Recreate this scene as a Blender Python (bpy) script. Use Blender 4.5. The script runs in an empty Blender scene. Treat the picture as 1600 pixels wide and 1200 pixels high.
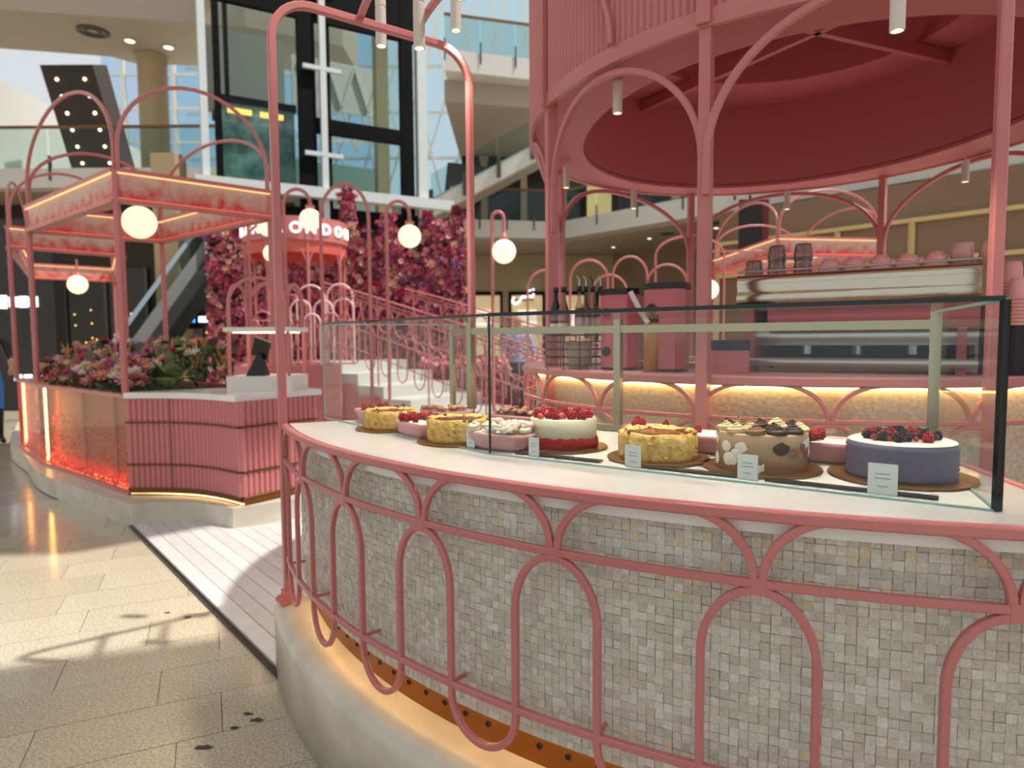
import bpy, math, random
from math import sin, cos, pi, radians as R_, sqrt, atan2, hypot
from mathutils import Matrix, Vector, Euler
rnd = random.Random(7)
scene = bpy.context.scene
COL = scene.collection

# ------------------------------------------------------------------ camera
EYE = 1.37
PITCH, ROLL = .068, .0072
cam_d = bpy.data.cameras.new('camera')
cam = bpy.data.objects.new('camera', cam_d); COL.objects.link(cam)
cam_d.sensor_width = 36.0; cam_d.lens = 36.0 * 1040 / 1600
cam_d.clip_start = .02; cam_d.clip_end = 300
_c, _s, _cp, _sp = cos(ROLL), sin(ROLL), cos(PITCH), sin(PITCH)
_rt = Vector((_c, -_s * _sp, -_s * _cp)); _dn = Vector((-_s, -_c * _sp, -_c * _cp)); _fw = Vector((0, _cp, -_sp))
cam.matrix_world = Matrix(((_rt.x, -_dn.x, -_fw.x, 0), (_rt.y, -_dn.y, -_fw.y, 0), (_rt.z, -_dn.z, -_fw.z, EYE), (0, 0, 0, 1)))
cam_d.dof.use_dof = True; cam_d.dof.focus_distance = 1.75; cam_d.dof.aperture_fstop = 3.1
scene.camera = cam

# ------------------------------------------------------------------ world, sun, exposure
world = bpy.data.worlds.new('sky'); scene.world = world; world.use_nodes = True
bg = world.node_tree.nodes['Background']
bg.inputs['Color'].default_value = (.90, .95, 1.0, 1); bg.inputs['Strength'].default_value = .85
sun_d = bpy.data.lights.new('sun', 'SUN'); sun_d.energy = 5.2; sun_d.angle = R_(.9); sun_d.color = (1, .96, .88)
sun = bpy.data.objects.new('sun', sun_d); COL.objects.link(sun)
sun.rotation_euler = Vector((-.472, .05, -1)).to_track_quat('-Z', 'Y').to_euler()
scene.view_settings.view_transform = 'Standard'; scene.view_settings.look = 'None'
scene.view_settings.exposure = -.12; scene.view_settings.gamma = 1.0
scene.view_settings.use_curve_mapping = False
scene.cycles.max_bounces = 8; scene.cycles.transparent_max_bounces = 24
scene.cycles.diffuse_bounces = 4; scene.cycles.glossy_bounces = 3; scene.cycles.sample_clamp_indirect = 6

# ------------------------------------------------------------------ materials
def lin(c):
    return tuple(((v / 255) / 12.92 if v / 255 <= .04045 else ((v / 255 + .055) / 1.055) ** 2.4) for v in c) + (1.0,)
def mat(name, rgb, rough=.5, metal=0., spec=.5, var=None, bump=None, emit=0., ecol=None, coat=0., alpha=None):
    m = bpy.data.materials.new(name); m.use_nodes = True; nt = m.node_tree; b = nt.nodes['Principled BSDF']
    b.inputs['Base Color'].default_value = lin(rgb); b.inputs['Roughness'].default_value = rough
    b.inputs['Metallic'].default_value = metal; b.inputs['Specular IOR Level'].default_value = spec
    b.inputs['Coat Weight'].default_value = coat
    if emit:
        b.inputs['Emission Color'].default_value = lin(ecol or rgb); b.inputs['Emission Strength'].default_value = emit
    if var or bump:
        tc = nt.nodes.new('ShaderNodeTexCoord')
    if var:       # (scale, rgb2, detail)
        n = nt.nodes.new('ShaderNodeTexNoise'); n.inputs['Scale'].default_value = var[0]; n.inputs['Detail'].default_value = var[2] if len(var) > 2 else 4
        nt.links.new(tc.outputs['Object'], n.inputs['Vector'])
        r = nt.nodes.new('ShaderNodeValToRGB'); r.color_ramp.elements[0].position = .35; r.color_ramp.elements[1].position = .65
        r.color_ramp.elements[0].color = lin(rgb); r.color_ramp.elements[1].color = lin(var[1])
        nt.links.new(n.outputs['Fac'], r.inputs['Fac']); nt.links.new(r.outputs['Color'], b.inputs['Base Color'])
    if bump:      # (scale, strength)
        n2 = nt.nodes.new('ShaderNodeTexNoise'); n2.inputs['Scale'].default_value = bump[0]; n2.inputs['Detail'].default_value = 3
        nt.links.new(tc.outputs['Object'], n2.inputs['Vector'])
        bp = nt.nodes.new('ShaderNodeBump'); bp.inputs['Strength'].default_value = bump[1]; bp.inputs['Distance'].default_value = .01
        nt.links.new(n2.outputs['Fac'], bp.inputs['Height']); nt.links.new(bp.outputs['Normal'], b.inputs['Normal'])
    return m
def glass_mat(name, tint=(235, 245, 240), refl=1.0, base=.035):
    m = bpy.data.materials.new(name); m.use_nodes = True; nt = m.node_tree; nt.nodes.clear()
    out = nt.nodes.new('ShaderNodeOutputMaterial'); mx = nt.nodes.new('ShaderNodeMixShader')
    tr = nt.nodes.new('ShaderNodeBsdfTransparent'); gl = nt.nodes.new('ShaderNodeBsdfGlossy'); fr = nt.nodes.new('ShaderNodeLayerWeight')
    tr.inputs['Color'].default_value = lin(tint); gl.inputs['Roughness'].default_value = .02
    po = nt.nodes.new('ShaderNodeMath'); po.operation = 'POWER'; po.inputs[1].default_value = 4.5
    mu = nt.nodes.new('ShaderNodeMath'); mu.operation = 'MULTIPLY_ADD'; mu.inputs[1].default_value = .8 * refl; mu.inputs[2].default_value = base * refl
    nt.links.new(fr.outputs['Facing'], po.inputs[0]); nt.links.new(po.outputs[0], mu.inputs[0]); nt.links.new(mu.outputs[0], mx.inputs[0])
    nt.links.new(tr.outputs[0], mx.inputs[1]); nt.links.new(gl.outputs[0], mx.inputs[2]); nt.links.new(mx.outputs[0], out.inputs[0])
    return m
def emis(name, rgb, s):
    m = bpy.data.materials.new(name); m.use_nodes = True; b = m.node_tree.nodes['Principled BSDF']
    b.inputs['Base Color'].default_value = lin(rgb); b.inputs['Emission Color'].default_value = lin(rgb); b.inputs['Emission Strength'].default_value = s
    return m
def tint_mat(name, stops, rough=.3, streak=None, bump=None, spec=.5):
    """colour picked per piece by the mesh attribute 'tint'"""
    m = bpy.data.materials.new(name); m.use_nodes = True; nt = m.node_tree; b = nt.nodes['Principled BSDF']
    a = nt.nodes.new('ShaderNodeAttribute'); a.attribute_name = 'tint'
    r = nt.nodes.new('ShaderNodeValToRGB'); e = r.color_ramp.elements
    while len(e) < len(stops): e.new(.5)
    for i, (p, c) in enumerate(stops): e[i].position = p; e[i].color = lin(c)
    nt.links.new(a.outputs['Fac'], r.inputs['Fac']); src = r.outputs['Color']
    b.inputs['Roughness'].default_value = rough; b.inputs['Specular IOR Level'].default_value = spec
    if streak or bump: tc = nt.nodes.new('ShaderNodeNewGeometry')
    if streak:
        n = nt.nodes.new('ShaderNodeTexNoise'); n.inputs['Scale'].default_value = streak[0]; n.inputs['Detail'].default_value = 3; n.inputs['Distortion'].default_value = 1.8 if streak[2:] else 0
        nt.links.new(tc.outputs['Position'], n.inputs['Vector'])
        mx = nt.nodes.new('ShaderNodeMix'); mx.data_type = 'RGBA'; mx.blend_type = 'MULTIPLY'; mx.inputs['Factor'].default_value = streak[1]
        rr = nt.nodes.new('ShaderNodeValToRGB'); rr.color_ramp.elements[0].position = .38; rr.color_ramp.elements[1].position = .60
        rr.color_ramp.elements[0].color = (.38, .36, .33, 1); rr.color_ramp.elements[1].color = (1, 1, 1, 1)
        nt.links.new(n.outputs['Fac'], rr.inputs['Fac']); nt.links.new(src, mx.inputs['A']); nt.links.new(rr.outputs['Color'], mx.inputs['B']); src = mx.outputs['Result']
        if streak[2:]:
            bp = nt.nodes.new('ShaderNodeBump'); bp.inputs['Strength'].default_value = streak[2]; bp.inputs['Distance'].default_value = .003
            nt.links.new(n.outputs['Fac'], bp.inputs['Height']); nt.links.new(bp.outputs['Normal'], b.inputs['Normal'])
    nt.links.new(src, b.inputs['Base Color'])
    return m

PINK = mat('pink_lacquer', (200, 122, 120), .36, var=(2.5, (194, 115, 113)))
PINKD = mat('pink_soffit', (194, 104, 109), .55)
PINKF = mat('pink_flute', (200, 122, 123), .5)
PINKL = mat('pale_pink', (224, 160, 162), .45)
WHITE = mat('white_marble', (236, 234, 228), .22, var=(3, (226, 224, 220)), coat=.2)
WPAINT = mat('white_paint', (225, 222, 214), .5)
MARBLE = mat('cream_marble', (214, 206, 190), .3, var=(6, (196, 188, 172), 6))
COPPER = mat('brushed_copper', (150, 95, 45), .35, metal=.85)
BLACK = mat('black_plastic', (18, 18, 19), .4)
STEEL = mat('brushed_steel', (190, 190, 182), .28, metal=.9)
GREY = mat('grey_metal', (150, 150, 148), .45, metal=.4)
GLASS = glass_mat('case_glass', (252, 254, 253), .5)
GLASSB = glass_mat('pane_glass', (205, 225, 222), .6)
GEDGE = mat('green_glass_edge', (14, 34, 30), .15)
GLEDGE = mat('pale_glass_edge', (150, 185, 172), .2)
LEDW = emis('warm_led', (255, 206, 130), 11.0)
GLOBE = emis('globe_glow', (255, 236, 196), 1.1)
SPOTE = emis('spot_glow', (255, 222, 170), 9.0)

# ------------------------------------------------------------------ mesh builder
class MB:
    def __init__(self): self.v = []; self.f = []; self.m = []; self.s = []; self.t = []
    def add(self, v, f, m=0, s=False, t=None):
        o = len(self.v); self.v += [tuple(p) for p in v]
        for q in f: self.f.append(tuple(i + o for i in q)); self.m.append(m); self.s.append(s); self.t.append(t or 0.)
        return self
    def box(self, c, d, rz=0, m=0, rot=None, t=None):
        x, y, z = d[0] / 2, d[1] / 2, d[2] / 2
        M = rot if rot is not None else Matrix.Rotation(rz, 3, 'Z')
        v = [M @ Vector(p) + Vector(c) for p in ((-x, -y, -z), (x, -y, -z), (x, y, -z), (-x, y, -z), (-x, -y, z), (x, -y, z), (x, y, z), (-x, y, z))]
        return self.add(v, ((3, 2, 1, 0), (4, 5, 6, 7), (0, 1, 5, 4), (1, 2, 6, 5), (2, 3, 7, 6), (3, 0, 4, 7)), m, False, t)
    def bar(self, a, b, w, h=None, m=0, up=(0, 0, 1)):
        a, b = Vector(a), Vector(b); d = b - a; L = d.length; d.normalize(); u = Vector(up)
        if abs(d.dot(u)) > .98: u = Vector((1, 0, 0))
        s = d.cross(u).normalized(); u = s.cross(d)
        return self.box((a + b) / 2, (L, w, h or w), rot=Matrix((d, s, u)).transposed(), m=m)
    def prism(self, poly, z0, z1, m=0, s=False):
        A = sum(poly[i][0] * poly[(i + 1) % len(poly)][1] - poly[(i + 1) % len(poly)][0] * poly[i][1] for i in range(len(poly)))
        if A < 0: poly = poly[::-1]
        n = len(poly); v = [(p[0], p[1], z0) for p in poly] + [(p[0], p[1], z1) for p in poly]
        f = [tuple(range(n - 1, -1, -1)), tuple(range(n, 2 * n))]
        self.add(v, f, m, False)
        return self.add(v, [(i, (i + 1) % n, n + (i + 1) % n, n + i) for i in range(n)], m, s)
    def tube(self, path, r, n=8, closed=False, m=0, square=False, ref=None, s=True, caps=True):
        P = [Vector(p) for p in path]; N = len(P); rings = []
        T = []
        for i in range(N):
            a = P[i - 1] if (i or closed) else P[i]; b = P[(i + 1) % N] if (i < N - 1 or closed) else P[i]
            T.append((b - a).normalized())
        u = None
        for i in range(N):
            t = T[i]
            if ref is not None: u = Vector(ref(P[i]) if callable(ref) else ref)
            elif u is None: u = Vector((0, 0, 1)) if abs(t.z) < .9 else Vector((1, 0, 0))
            u = (u - t * u.dot(t)); u = u.normalized() if u.length > 1e-6 else t.orthogonal().normalized()
            w = t.cross(u)
            rr = r[i] if isinstance(r, (list, tuple)) and not square else r
            if square:
                a, b = (r if isinstance(r, tuple) else (r, r)); k = .72
                sec = [(a, b * k), (a * k, b), (-a * k, b), (-a, b * k), (-a, -b * k), (-a * k, -b), (a * k, -b), (a, -b * k)]
            else: sec = [(rr * cos(2 * pi * j / n), rr * sin(2 * pi * j / n)) for j in range(n)]
            rings.append([P[i] + u * x + w * y for x, y in sec])
        k = len(rings[0]); v = [p for q in rings for p in q]; f = []
        for i in range(N if closed else N - 1):
            a, b = i * k, ((i + 1) % N) * k
            f += [(a + j, a + (j + 1) % k, b + (j + 1) % k, b + j) for j in range(k)]
        self.add(v, f, m, s and not square)
        if caps and not closed: self.add(rings[0], [tuple(range(k - 1, -1, -1))], m); self.add(rings[-1], [tuple(range(k))], m)
        return self
    def lathe(self, prof, c=(0, 0, 0), n=24, m=0, s=True, t=None):
        v = []; f = []; k = len(prof)
        for j in range(n):
            a = 2 * pi * j / n; v += [(c[0] + r * cos(a), c[1] + r * sin(a), c[2] + z) for r, z in prof]
        for j in range(n):
            a, b = j * k, ((j + 1) % n) * k
            for i in range(k - 1):
                if prof[i][0] < 1e-6: f.append((a + i, b + i + 1, a + i + 1))
                elif prof[i + 1][0] < 1e-6: f.append((a + i, b + i, a + i + 1))
                else: f.append((a + i, b + i, b + i + 1, a + i + 1))
        return self.add(v, f, m, s, t)
    def ball(self, c, r, n=12, k=8, m=0, sz=1, t=None):
        return self.lathe([(r * sin(pi * i / k) if 0 < i < k else 0, -r * sz * cos(pi * i / k)) for i in range(k + 1)], c, n, m, True, t)
    def ring(self, c, r0, r1, z0, z1, a0, a1, n, m=0, s=True):
        """sector of an annulus; angles in degrees; r may be functions of the angle"""
        f0 = r0 if callable(r0) else (lambda a: r0); f1 = r1 if callable(r1) else (lambda a: r1)
        full = abs(a1 - a0) >= 359.99; N = n if full else n + 1; A = [R_(a0 + (a1 - a0) * i / n) for i in range(N)]
        def row(fr, z): return [(c[0] + fr(a) * cos(a), c[1] + fr(a) * sin(a), z) for a in A]
        for (ra, za, rb, zb) in ((f0, z0, f1, z0), (f1, z0, f1, z1), (f1, z1, f0, z1), (f0, z1, f0, z0)):
            v = row(ra, za) + row(rb, zb)
            q = [(i, (i + 1) % N, N + (i + 1) % N, N + i) for i in range(N if full else N - 1)]
            self.add(v, [x[::-1] for x in q], m, s)
        if not full:
            for i, fl in ((0, 0), (N - 1, 1)):
                v = [row(f0, z0)[i], row(f1, z0)[i], row(f1, z1)[i], row(f0, z1)[i]]; self.add(v, [(3, 2, 1, 0) if fl else (0, 1, 2, 3)], m)
        return self
    def mesh(self, name, mats, off=(0, 0, 0), tint=False):
        me = bpy.data.meshes.new(name)
        me.from_pydata([(x - off[0], y - off[1], z - off[2]) for x, y, z in self.v], [], self.f)
        for M in (mats if isinstance(mats, (list, tuple)) else [mats]): me.materials.append(M)
        me.polygons.foreach_set('material_index', self.m); me.polygons.foreach_set('use_smooth', self.s)
        if tint:
            a = me.attributes.new('tint', 'FLOAT', 'FACE'); a.data.foreach_set('value', self.t)
        me.update(); return me
WL = {}
def wl(o): return WL.get(o.name, (0, 0, 0)) if o else (0, 0, 0)
def props(o, label=None, cat=None, group=None, kind=None):
    if label: o['label'] = label
    if cat: o['category'] = cat
    if group: o['group'] = group
    if kind: o['kind'] = kind
    return o
def thing(name, label, cat, loc=(0, 0, 0), group=None):
    o = bpy.data.objects.new(name, None); COL.objects.link(o); o.location = loc; o.empty_display_size = .05; WL[o.name] = tuple(loc)
    return props(o, label, cat, group)
def obj(name, mb, mats, parent=None, label=None, cat=None, group=None, kind=None, tint=False, loc=None):
    off = wl(parent) if parent else (loc or (0, 0, 0))
    o = bpy.data.objects.new(name, mb.mesh(name, mats, off, tint)); COL.objects.link(o)
    if parent: o.parent = parent
    elif loc: o.location = loc
    WL[o.name] = off if parent else (loc or (0, 0, 0))
    return props(o, label, cat, group, kind)
def inst(name, me, parent, loc, rot=(0, 0, 0), sc=1.):
    o = bpy.data.objects.new(name, me); COL.objects.link(o); b = wl(parent)
    o.parent = parent; o.location = (loc[0] - b[0], loc[1] - b[1], loc[2] - b[2]); o.rotation_euler = rot
    o.scale = (sc, sc, sc) if not isinstance(sc, tuple) else sc; WL[o.name] = tuple(loc); return o
def copy_tree(o, loc=None, label=None, rz=None, parent=None, group=None):
    c = o.copy(); COL.objects.link(c)
    if parent: c.parent = parent
    if loc is not None: c.location = loc
    if rz is not None: c.rotation_euler = (0, 0, rz)
    if label: c['label'] = label
    if group: c['group'] = group
    WL[c.name] = tuple(c.location)
    for ch in list(o.children): copy_tree(ch, parent=c)
    return c
def struct(name, mb, mats, parent=None, label=None, **k):
    return obj(name, mb, mats, parent, label=label, kind='structure' if not parent else None, **k)
def arc(c, rx, rz, a0, a1, n, dx, dz=(0, 0, 1)):
    """elliptic arc in the plane of dx and dz around c"""
    c, dx, dz = Vector(c), Vector(dx), Vector(dz); out = []
    for i in range(n + 1):
        a = R_(a0 + (a1 - a0) * i / n); out.append(c + dx * rx * cos(a) + dz * rz * sin(a))
    return out
def arch_path(a, b, zs, rz, n=16, legs=None):
    """arch over the two ground points a, b, springing at zs, rise rz, legs down to a height"""
    a, b = Vector((a[0], a[1], 0)), Vector((b[0], b[1], 0)); mid = (a + b) / 2; d = (b - a); w = d.length / 2; d.normalize()
    p = arc((mid.x, mid.y, zs), w, rz, 180, 0, n, d)
    if legs is not None: p = [Vector((a.x, a.y, legs))] + p + [Vector((b.x, b.y, legs))]
    return p

# ================================================================== setting: ground, deck, added sun blockers
FT = 24.5
fu = Vector((cos(R_(FT)), sin(R_(FT)), 0)); fv = Vector((-sin(R_(FT)), cos(R_(FT)), 0))
STONE = tint_mat('speckled_stone', [(0, (196, 184, 160)), (.5, (201, 190, 167)), (1, (206, 196, 173))], .16, streak=(105, .52))
STONE.node_tree.nodes['Principled BSDF'].inputs['Roughness'].default_value = .13
def stone_floor_mat():
    m = bpy.data.materials.new('stone_floor'); m.use_nodes = True; nt = m.node_tree; b = nt.nodes['Principled BSDF']
    tc = nt.nodes.new('ShaderNodeTexCoord'); mp = nt.nodes.new('ShaderNodeMapping'); mp.inputs['Rotation'].default_value = (0, 0, R_(-FT))
    br = nt.nodes.new('ShaderNodeTexBrick'); br.inputs['Scale'].default_value = 1.0; br.inputs['Brick Width'].default_value = .6; br.inputs['Row Height'].default_value = .29
    br.inputs['Mortar Size'].default_value = .003; br.inputs['Color1'].default_value = lin((170, 158, 136)); br.inputs['Color2'].default_value = lin((180, 168, 146)); br.inputs['Mortar'].default_value = lin((90, 84, 74))
    nt.links.new(tc.outputs['Object'], mp.inputs[0]); nt.links.new(mp.outputs[0], br.inputs[0]); nt.links.new(br.outputs[0], b.inputs['Base Color']); b.inputs['Roughness'].default_value = .22
    return m
floor = struct('floor', MB().box((2, 12, -.06), (70, 64, .1)), stone_floor_mat(), label='speckled beige stone floor of the mall')
tile_me = []
for k in range(6):
    L = .597; W = .287
    tile_me.append(MB().box((0, 0, 0), (L, W, .012), t=k / 5).mesh('floor_tile', STONE, tint=True))
for r in range(3, 24):
    for c in range(-12, 10):
        s = (c + (.5 if r % 2 else .13 * (r % 3))) * .6; p = fu * s + fv * (r * .29 + .007)
        if not (1.45 < p.y < 6.6 and -4.6 < p.x < .2): continue
        if p.x > -.87 + (2.54 - p.y) * .845 + .42 and p.y > 2.2: continue      # under the white deck
        if abs(p.x) > p.y * .85 + .5: continue
        if hypot(p.x - 1.5, p.y - 3.69) < 2.4: continue
        inst('floor_tile', rnd.choice(tile_me), floor, (p.x, p.y, -.006 + rnd.uniform(-.0004, .0004)), (0, 0, R_(FT)))
STAIN = mat('dark_stain', (48, 44, 38), .3)
for sx, sy, sr in ((-1.47, 3.36, .022), (-1.36, 3.40, .016), (-1.33, 3.58, .02), (-1.62, 3.22, .014), (-1.10, 3.50, .012), (-2.1, 4.15, .02), (-1.18, 2.92, .02), (-.93, 2.32, .016), (-.98, 2.36, .014), (-.99, 2.27, .012), (-1.05, 2.16, .02), (-1.75, 3.28, .01)):
    n = 11; obj('stain', MB().prism([(sx + sr * rnd.uniform(.5, 1.3) * 1.4 * cos(2 * pi * j / n), sy + sr * rnd.uniform(.5, 1.2) * sin(2 * pi * j / n)) for j in range(n)], .0004, .0012), STAIN, floor)
# white plank deck between the counters
DK = mat('white_deck', (206, 202, 198), .3, var=(5, (198, 194, 190)))
e0, e1 = Vector((-2.82, 4.85, 0)), Vector((-.87, 2.54, 0)); ed = (e1 - e0).normalized(); en = Vector((-ed.y, ed.x, 0))
deck = struct('floor_deck', MB().prism([tuple((e0 - ed * .8)[:2]), tuple((e1 + ed * .5)[:2]), (1.5, 2.2), (3.2, 3.2), (2.6, 10.5), (-1.6, 10.5), (-3.2, 6.6)], -.004, .009), DK, label='white plank deck running between the two pink counters')
pk = [MB().box((0, 0, 0), (4.2, .0855, .008), t=k / 3).mesh('plank', tint_mat('deck_plank', [(0, (206, 202, 200)), (1, (216, 213, 210))], .3, streak=(12, .12)), tint=True) for k in range(4)]
for i in range(34):
    c = (e0 + e1) / 2 + en * (.05 + i * .09) + ed * (.3 if i < 12 else .9)
    inst('plank', rnd.choice(pk), deck, (c.x, c.y, .012), (0, 0, atan2(ed.y, ed.x)))
struct('trim_1', MB().bar(e0 - en * .012 + Vector((0, 0, .005)), e1 + ed * .02 - en * .012 + Vector((0, 0, .005)), .022, .022), mat('dark_trim', (52, 46, 42), .35, metal=.5), label='dark metal strip edging the white deck')
# unseen slab added over the viewer, which shades the near counter from the sun
struct('sun_blocker', MB().prism([(-9, -1.49), (16, 7.0), (16, 3.0), (-9, -5.0)], 8.5, 9.0), mat('sun_blocker_paint', (205, 196, 184), .7), label='unseen slab added to shade the cake counter')

struct('sun_blocker_kiosk', MB().prism([(-5.0, 4.2), (.74, 3.78), (1.14, 3.80), (1.52, 4.11), (1.85, 4.42), (2.26, 5.24), (2.14, 8.6), (-5.0, 8.6)], 8.5, 9.0), bpy.data.materials['sun_blocker_paint'], label='unseen slab added to shade the planter kiosk')  # second unseen slab, added to keep the sun off the planter kiosk

# ================================================================== the round cake counter
CX, CY, CR = 1.5, 3.69, 2.628
def cp(a, r, z): a = R_(a); return Vector((CX + r * cos(a), CY + r * sin(a), z))
A0, A1 = -157.2, -99.6
cc = thing('cake_counter', 'curved cake counter clad in pearl mosaic with pink loop railing', 'counter', (CX, CY, 0))
pl = MB(); prof = [(2.30, 0.0), (2.685, 0.0), (2.685, .255), (2.675, .282), (2.65, .297), (2.62, .302), (2.30, .302)]
N = 60; ang = [-158.6 + (A1 + 158.6) * i / N for i in range(N + 1)]
v = [cp(a, r, z) for a in ang for r, z in prof]; k = len(prof)
pl.add(v, [(i * k + j, (i + 1) * k + j, (i + 1) * k + j + 1, i * k + j + 1) for i in range(N) for j in range(k - 1)], 0, True)
pl.add([cp(ang[0], r, z) for r, z in prof], [tuple(range(k))]); pl.add([cp(ang[-1], r, z) for r, z in prof], [tuple(range(k - 1, -1, -1))])
obj('plinth', pl, MARBLE, cc, 'cream marble plinth with a rounded edge')
obj('kick_panel', MB().ring((CX, CY), 2.50, 2.535, .302, .40, -157.6, A1, 70), COPPER, cc, 'copper kick panel with a row of round holes')
hole = MB().lathe([(0, 0), (.0066, 0), (.0066, .002), (.0078, .0022), (.0078, -.002)], n=14, m=0, s=False).mesh('vent_hole', BLACK)
a = -156.0
while a < A1 - 1:
    p = cp(a, 2.5352, .352); inst('vent_hole', hole, cc, p, Euler((0, pi / 2, R_(a)))); a += 1.85
obj('led_strip', MB().ring((CX, CY), 2.545, 2.556, .388, .394, -156.8, A1 - .3, 70), LEDW, cc, 'warm light strip under the mosaic')
# mosaic body and tiles
body = obj('mosaic_panel', MB().ring((CX, CY), 2.50, 2.566, .395, .99, A0 - .2, A1, 80), mat('mosaic_grout', (182, 174, 158), .7), cc)
PEARL = tint_mat('pearl_tile', [(0, (204, 198, 183)), (.4, (213, 208, 194)), (.75, (221, 217, 205)), (.965, (232, 229, 219)), (1, (224, 210, 172))], .18, streak=(120, .22, 1.0))
TS = .0195; cols = int((A1 - A0) * pi / 180 * 2.568 / TS); rows = int((.988 - .397) / TS)
slots = []
for c in range(cols):
    for r in range(rows):
        a = A0 + (c + .5) * TS / 2.568 * 180 / pi; z = .398 + (r + .5) * TS; slots.append((a, z))
def infr(p):
    d = p - Vector((0, 0, EYE)); w = d.dot(_fw); return 12 < 800 + 1040 * d.dot(_rt) / w < 1588 and 600 + 1040 * d.dot(_dn) / w < 1190
slots.sort(key=lambda s: ((cp(s[0], 2.57, s[1]) - Vector((0, 0, EYE))).length if infr(cp(s[0], 2.57, s[1])) else 99))
tv = []
for k in range(12):
    w, h = TS * rnd.uniform(.94, .985), TS * rnd.uniform(.94, .985)
    tv.append(MB().box((0, 0, 0), (.004, w, h), t=k / 11).mesh('tile', PEARL, tint=True))
rest = MB()
for i, (a, z) in enumerate(slots):
    a += rnd.uniform(-.012, .012); z += rnd.uniform(-.0006, .0006); p = cp(a, 2.5672 + rnd.uniform(0, .0014), z)
    if i < 300: inst('tile', rnd.choice(tv), body, p, Euler((rnd.uniform(-.05, .05), rnd.uniform(-.06, .06), R_(a) + rnd.uniform(-.06, .06))))
    else:
        rot = Matrix.Rotation(R_(a) + rnd.uniform(-.06, .06), 3, 'Z') @ Matrix.Rotation(rnd.uniform(-.06, .06), 3, 'Y')
        rest.box(p, (.004, TS * rnd.uniform(.94, .985), TS * rnd.uniform(.94, .985)), rot=rot, t=rnd.random())
obj('mosaic_tiles', rest, PEARL, body, kind='stuff', tint=True)
# worktop
outer = [tuple(cp(a, 2.606, 0)[:2]) for a in [A0 + (A1 - A0) * i / 50 for i in range(51)]]
inner = [tuple(cp(A1, 1.80, 0)[:2]), (.36, 2.42), (-.20, 2.80), (-.26, 3.10), tuple(cp(A0, 1.9, 0)[:2])]
obj('countertop', MB().prism(outer + inner, .985, 1.034), WHITE, cc, 'glossy white worktop')
radial = lambda p: (p.x - CX, p.y - CY, 0)
AR = [A0 + (A1 - A0) * i / 60 for i in range(61)]
obj('top_rail', MB().tube([cp(a, 2.626, 1.026) for a in AR] + [cp(A1 + .2, r, 1.026) for r in (2.3, 1.8)], (.012, .0125), square=True, ref=(0, 0, 1)), PINK, cc)
RR = CR
obj('middle_rail', MB().tube([cp(a, RR, .89) for a in AR], (.0085, .0085), square=True, ref=radial), PINK, cc)
obj('lower_rail', MB().tube([cp(a, RR, .489) for a in AR], (.0085, .0085), square=True, ref=radial), PINK, cc)
KN = [-157.2, -148.5, -140.0, -131.4, -122.4, -112.9, -103.6]
def cylpath(pts): return [cp(a, RR, z) for a, z in pts]
for i, kk in enumerate(KN):
    q = ((KN[i + 1] if i + 1 < len(KN) else kk + 9.2) - kk) / 4; qp = ((kk - KN[i - 1]) if i else 8.8) / 4; q0 = (q + qp) / 2
    pts = []
    lo = 0 if i == 0 else -1
    hi = 1
    zs, rise = .735, .141
    if lo == -1: pts.append((kk - q0, .489))
    for j in range(25):
        t = pi - pi * j / 24
        if lo == 0 and t > pi / 2 + .01: continue
        if kk + q0 * cos(t) > A1: break
        pts.append((kk + q0 * cos(t), zs + rise * sin(t)))
    if kk + q0 < A1: pts.append((kk + q0, .489))
    obj('arch_loop', MB().tube(cylpath(pts), (.0082, .0082), square=True, ref=radial), PINK, cc)
    if i + 1 < len(KN):
        k2 = KN[i + 1]; q2 = ((KN[i + 2] if i + 2 < len(KN) else k2 + 9.2) - k2 + (k2 - kk)) / 8
        a0, a1 = kk + q0, k2 - q2; m, w = (a0 + a1) / 2, (a1 - a0) / 2
        pts = [(a0, .489)] + [(m + w * cos(t), .47 - .106 * sin(-t)) for t in [pi + pi * j / 20 for j in range(21)]] + [(a1, .489)]
        obj('hanging_loop', MB().tube(cylpath(pts), (.0082, .0082), square=True, ref=radial), PINK, cc)
    for sgn in (-1, 1):
        if i == 0 and sgn < 0: continue
        pts = []
        for j in range(13):
            t = R_(90 * j / 12)     # quarter arc from the knot up into the top rail
            pts.append((kk + sgn * (.18 + 3.1 * (1 - cos(t))), .895 + .131 * sin(t)))
        if pts[-1][0] > A1: pts = [p for p in pts if p[0] < A1]
        obj('spandrel_arc', MB().tube(cylpath(pts), (.0082, .0082), square=True, ref=radial), PINK, cc)
    obj('knot', MB().box(cp(kk, RR, .885), (.018, .026, .034), R_(kk)), PINK, cc)
    for zz in (.489,):
        obj('bracket', MB().bar(cp(kk + q0 * .98, RR, zz), cp(kk + q0 * .98, 2.565, zz), .008), PINK, cc)
# railing at the open end of the counter
for r in (2.0, 2.3):
    obj('end_baluster', MB().bar(cp(A1 + .25, r, .30), cp(A1 + .25, r, 1.02), .016), PINK, cc)

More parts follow.
